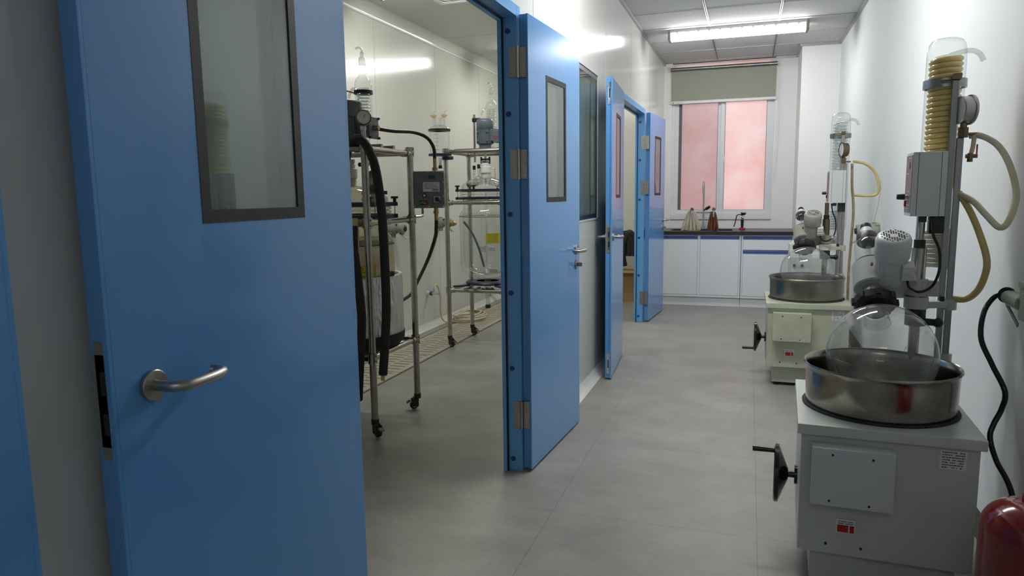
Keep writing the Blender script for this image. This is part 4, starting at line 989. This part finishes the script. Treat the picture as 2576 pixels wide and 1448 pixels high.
# control box hung on the far right leg
cb = B().box((.380,.24,1.352),(.192,.10,.225),bev=.012).build('control_box','ctrl_grey',t)
B().box((.380,.188,1.352),(.184,.012,.216),bev=.006).build('cover_plate','ctrl_grey',cb)
b = B()
for x_ in (.293,.380,.465):
    for z_ in (1.25,1.455): b.cyl((x_,.1845,z_),(x_,.1815,z_),.0055,seg=12)
b.cyl((.466,.1845,1.395),(.466,.1815,1.395),.0055); b.cyl((.466,.1845,1.31),(.466,.1815,1.31),.0055); b.build('cover_bolt','steel_satin',cb)
B().box((.40,.1815,1.425),(.040,.003,.020)).build('display','lcd',cb); B().box((.40,.183,1.425),(.056,.003,.038),bev=.001).box((.335,.183,1.425),(.045,.003,.038),bev=.001).build('raised_frame','ctrl_grey',cb)
b = B(); b.box((.395,.1815,1.366),(.098,.001,.055)); textlines(b,(.348,.181,1.352),(1,0,0),(0,0,1),.094,.038,6,1,seed=8)
for k in range(14): b.box((.402+k*.0026,.1808,1.348),(.0013 if k%3 else .0019,.0004,.011),mi=1)
b.build('data_plate',['label_white','ink'],cb)
b = B(); b.box((.428,.1812,1.292),(.046,.004,.044),bev=.002,mi=0); b.box((.428,.180,1.292),(.042,.003,.040),mi=1); b.cyl((.428,.179,1.292),(.428,.165,1.292),.0135,mi=0); b.box((.435,.166,1.286),(.032,.012,.010),R=Matrix.Rotation(.7,4,'Y'),mi=0,bev=.002); b.build('rotary_switch',['black','aluminium'],cb)
b = B(); b.cyl((.353,.182,1.315),(.353,.176,1.315),.013,mi=0); b.cyl((.353,.176,1.315),(.353,.172,1.315),.007,mi=1); b.build('push_button',['black','label_white'],cb)
b = B(); b.box((.35,.1812,1.272),(.055,.002,.026),mi=0); b.box((.373,.180,1.272),(.008,.002,.026),mi=1); textlines(b,(.325,.1798,1.264),(1,0,0),(0,0,1),.04,.016,2,2,seed=3); b.build('warning_plate',['black','red','label_white'],cb)
b = B(); b.cyl((.42,.225,1.463),(.42,.225,1.482),.018,seg=8); b.cyl((.42,.225,1.482),(.42,.225,1.535),.011,seg=16); b.cyl((.42,.225,1.24),(.42,.225,1.222),.013,seg=16); b.cyl((.42,.225,1.222),(.42,.225,1.205),.018,seg=8); b.cyl((.42,.225,1.205),(.42,.225,1.165),.012,seg=16); b.build('cable_gland','brass',cb)
cb.matrix_local = Matrix.Translation((.26,.30,0))@Matrix.Rotation(math.radians(24),4,'Z')@Matrix.Translation((-.26-.028,-.30+.075,0))
b = B(); b.tube([(.335,.335,1.24),(.335,.335,1.20),(.325,.315,1.188),(.26,.265,1.186)],.008,seg=10); b.lathe([(.020,1.170),(.030,1.170),(.030,1.192),(.020,1.192)],(.26,.265,0),seg=24); b.build('box_clamp','steel',cb)
W2 = lambda pts: [(x+2.185,y-3.605,z) for x,y,z in pts]
B().tube(W2([(-1.804,3.959,1.53),(-1.806,3.95,1.60),(-1.83,3.91,1.656),(-1.878,3.83,1.683),(-1.939,3.70,1.682),(-1.99,3.63,1.690),(-2.03,3.607,1.697)]),.0105,seg=12,n=8).build('motor_cable','black',t)
B().tube([(x+2.185,y-3.605,z) for x,y,z in [(-1.804,3.959,1.17),(-1.807,3.96,1.12),(-1.820,3.97,1.06),(-1.90,4.03,.922),(-2.064,4.2,.75),(-2.227,4.4,.623),(-2.45,4.55,.54),(-2.75,4.7,.55),(-2.98,4.8,.62)]],.0115,seg=12,n=8).build('power_cable','black',t)
hs = B().tube(W2([(-2.13,3.50,1.53),(-2.05,3.40,1.59),(-1.985,3.34,1.605),(-1.909,3.305,1.598),(-1.845,3.275,1.519),(-1.815,3.27,1.407),(-1.797,3.27,1.225),(-1.791,3.27,.998),(-1.792,3.27,.726),(-1.812,3.27,.50),(-1.826,3.27,.375)]),.0235,seg=16,n=8).build('insulated_hose','black_rubber',t)
B().cyl((.3585,-.335,.38),(.357,-.335,.342),.011,seg=14).build('inner_hose','hose_yellow',hs)
hs = B().tube(W2([(-1.985,3.30,1.16),(-1.974,3.28,1.018),(-1.955,3.27,.892),(-1.941,3.27,.68),(-1.955,3.27,.508),(-1.99,3.30,.33),(-2.03,3.35,.20)]),.0235,seg=16,n=8).build('insulated_hose','black_rubber',t)
B().tube(W2([(-1.99,3.31,1.20),(-1.982,3.30,1.12),(-1.975,3.285,1.02)]),.0245,seg=12).build('yellow_sleeve','hose_yellow',hs)

t = reactor((-2.185,5.85,.0034),'further glass reactor stand with clear empty vessel, white stirrer and dropping funnel',dict(near=False,steel='steel',zm=1.245,zl=.495,zt=1.672,tops=(1.69,1.69,1.69,1.69),cast=(-.5,-.5,-.4,-.3),
    R=.237,zn=1.287,zb=.575,zs=1.155,glass='glass',glass_in='glass',seal='ptfe',shaft='ptfe',i1=.835,i2=.645,mr=.073,boxdir=0.0,con=(.02,.12),cz=(1.80,2.10)))
a = face_ang(2.185,-5.85); warn_label(.2385,.90,.985,a-.03,a+.62,t,9,(.9,.85,.022))
b = B(); b.lathe([(.10,.530),(.185,.530),(.195,.545),(.185,.556),(.10,.556)],(0,0,0),seg=40)
for k in range(4):
    aa = PI/4+PI/2*k; b.box((math.cos(aa)*.25,math.sin(aa)*.25,.525),(.15,.03,.014),rz=aa)
b.build('bottom_ring','navy',t)
for x_ in (-.09,.0): B().cyl((x_,-.31,.512),(x_,-.20,.512),.014,seg=16).build('adjuster','steel',t)
b = B(); b.lathe([(.0,.462),(.060,.462),(.063,.469),(.060,.478),(.03,.478)],(0,0,0),seg=28)
for k in range(6): b.cyl((.05*math.cos(k*PI/3),.05*math.sin(k*PI/3),.45),(.05*math.cos(k*PI/3),.05*math.sin(k*PI/3),.488),.005)
b.build('valve_flange','black',t)
B().lathe([(.03,.55),(.03,.48),(.034,.455),(.026,.425),(.020,.40),(.020,.335)],(0,0,0),seg=24).cyl((.02,0,.43),(.085,-.01,.375),.012,cap=False).build('drain_tube','glass_coil',t)
B().cyl((0,0,.338),(0,0,.308),.024,seg=20,bev=.003).build('drain_cap','black',t)
b = B(); b.cyl((-.095,-.03,1.40),(-.095,-.03,1.45),.014,.010,seg=16,cap=False); b.ball((-.095,-.03,1.47),.018); b.cyl((-.095,-.03,1.48),(-.095,-.03,1.52),.011,cap=False); b.cyl((-.095,-.03,1.40),(-.055,-.06,1.40),.014); b.ball((-.045,-.05,1.44),.032); b.cyl((-.045,-.05,1.46),(-.045,-.05,1.53),.012,cap=False); b.cyl((-.13,-.06,1.405),(-.01,-.06,1.405),.016,seg=16); b.build('lid_ports','glass_coil',t)
for x_,y_,z_ in ((-.095,-.03,1.525),(-.045,-.05,1.535)): B().cyl((x_,y_,z_),(x_,y_,z_+.036),.0135,seg=16).build('port_cap','black',t)
B().cyl((-.15,-.06,1.405),(-.128,-.06,1.405),.024,seg=8).build('port_knob','navy',t)
b = B(); 
for z_ in (1.585,1.615): b.box((0,0,z_),(.085,.03,.012),bev=.003)
for x_ in (-.038,.038): b.cyl((x_,0,1.575),(x_,0,1.635),.008)
b.build('shaft_coupling','black',t)
b = B(); b.tube([(.085,0,1.40),(.087,0,1.50),(.083,0,1.53),(.066,0,1.535)],.004,seg=8); b.tube([(.13,-.05,1.38),(.15,-.05,1.44),(.165,-.04,1.50),(.175,-.04,1.46),(.168,-.04,1.39)],.006,seg=8); b.build('thermometer_tube','steel_bright',t)
b = B(); b.tube([(.05,-.04,1.42),(.12,-.05,1.40),(.20,-.06,1.365)],.027,seg=18); b.build('side_port','glass_coil',t)
B().tube([(-.13,-.20,1.08),(-.09,-.12,.98),(-.06,-.05,.85),(-.04,-.02,.74),(-.03,0,.68)],.010,seg=10,n=8).build('probe_cable','motor_grey',t)
# tall rod with boss head
B().cyl((-.175,.20,1.60),(-.175,.20,2.02),.011,seg=16).build('support_rod','steel',t)
b = B(); b.box((-.165,.195,1.972),(.05,.036,.036),bev=.006); b.cyl((-.15,.19,1.972),(-.115,.19,1.972),.017); b.cyl((-.12,.19,1.972),(-.03,.14,1.965),.007,mi=1); b.build('boss_head',['black','steel'],t)
# dropping funnel on the near left leg
fx,fy = -.25,-.40
f = B().lathe([(.012,1.53),(.016,1.60),(.016,1.63),(.078,1.645),(.082,1.66),(.082,1.83),(.080,1.84)],(fx,fy,0),seg=36).build('dropping_funnel','glass',t)
B().lathe([(.05,1.632),(.094,1.632),(.096,1.638),(.096,1.650),(.05,1.652)],(fx,fy,0),seg=32).build('lower_flange','navy',f)
B().lathe([(.05,1.832),(.090,1.832),(.092,1.838),(.090,1.850),(.05,1.852)],(fx,fy,0),seg=32).build('upper_flange','black',f)
B().lathe([(.082,1.850),(.070,1.868),(.04,1.882),(.018,1.886)],(fx,fy,0),seg=28).build('funnel_lid','glass_coil',f)
for dx,dy in ((-.045,0),(0,.02),(.045,-.01)):
    b = B(); b.lathe([(.011,1.872),(.013,1.93),(.016,1.945)],(fx+dx,fy+dy,0),seg=16); b.build('funnel_neck','glass_coil',f)
for dx in (-.05,.045):
    b = B(); b.lathe([(.008,1.94),(.026,1.955),(.027,1.962),(.010,1.97)],(fx+dx,fy,0),seg=20,mi=1); b.tube([(fx+dx,fy,1.965),(fx+dx+.006,fy,1.985),(fx+dx+.025,fy,1.998)],.005,seg=8); b.build('stopper',['glass_coil','glass_stain'],f)
b = B(); 
for k in range(5): b.prism([(fx-.012,fy-.0835,1.68+k*.03),(fx+.03,fy-.0815,1.68+k*.03),(fx+.03,fy-.0815,1.6815+k*.03),(fx-.012,fy-.0835,1.6815+k*.03)],(0,-.0004,0))
b.build('volume_scale','ink',f)
b = B(); b.cyl((fx+.05,fy,1.625),(fx+.05,fy,1.60),.03,seg=16); b.cyl((fx+.06,fy-.01,1.612),(fx+.12,fy-.02,1.612),.014); b.cyl((-.26,-.265,1.61),(fx+.05,fy,1.615),.012); b.build('funnel_holder','navy',t)
B().cyl((fx,fy,1.62),(fx,fy,1.555),.012,.012,seg=14,cap=False).build('funnel_outlet','ptfe',f); B().cyl((fx,fy,1.555),(fx,fy,1.53),.016,seg=14).build('outlet_cap','black',f)

# wall tap and coiled hose
t = thing('wall_tap','small chrome wall tap with a blue collar low on the reactor room wall','tap',(LX+.0015,6.32,.352))
B().lathe([(0,0),(.028,0),(.028,.006),(.016,.012),(.014,.03),(0,.03)],(0,0,0),(1,0,0),seg=20).build('wall_plate','white_plastic',t)
B().cyl((.03,0,0),(.055,0,0),.022,seg=8).build('blue_collar','teal',t)
B().cyl((.05,0,0),(.125,0,0),.014,seg=16,bev=.002).cyl((.07,0,.0),(.07,0,.045),.008).build('spout','chrome',t)
pts = [(LX+.072,6.32,.395),(LX+.074,6.33,.425),(LX+.07,6.40,.425),(LX+.06,6.49,.30),(LX+.055,6.50,.12),(LX+.08,6.58,.02)]
for k in range(5*14):
    a_ = 2*PI*k/14+2.6; rr = .17+.03*math.sin(k*.37)+.015*math.cos(k*1.7)
    pts.append((-2.79+rr*.85*math.cos(a_)+.01*math.sin(k*.9),6.86+rr*1.6*math.sin(a_)*.75,.022+.0105*(k/14)+.003*math.sin(k*1.1)))
o = B().tube(pts,.0075,seg=8,n=3).build('water_hose','hose_cream'); tag(o,'cream rubber hose running from the wall tap to a coil on the drain channel','hose')
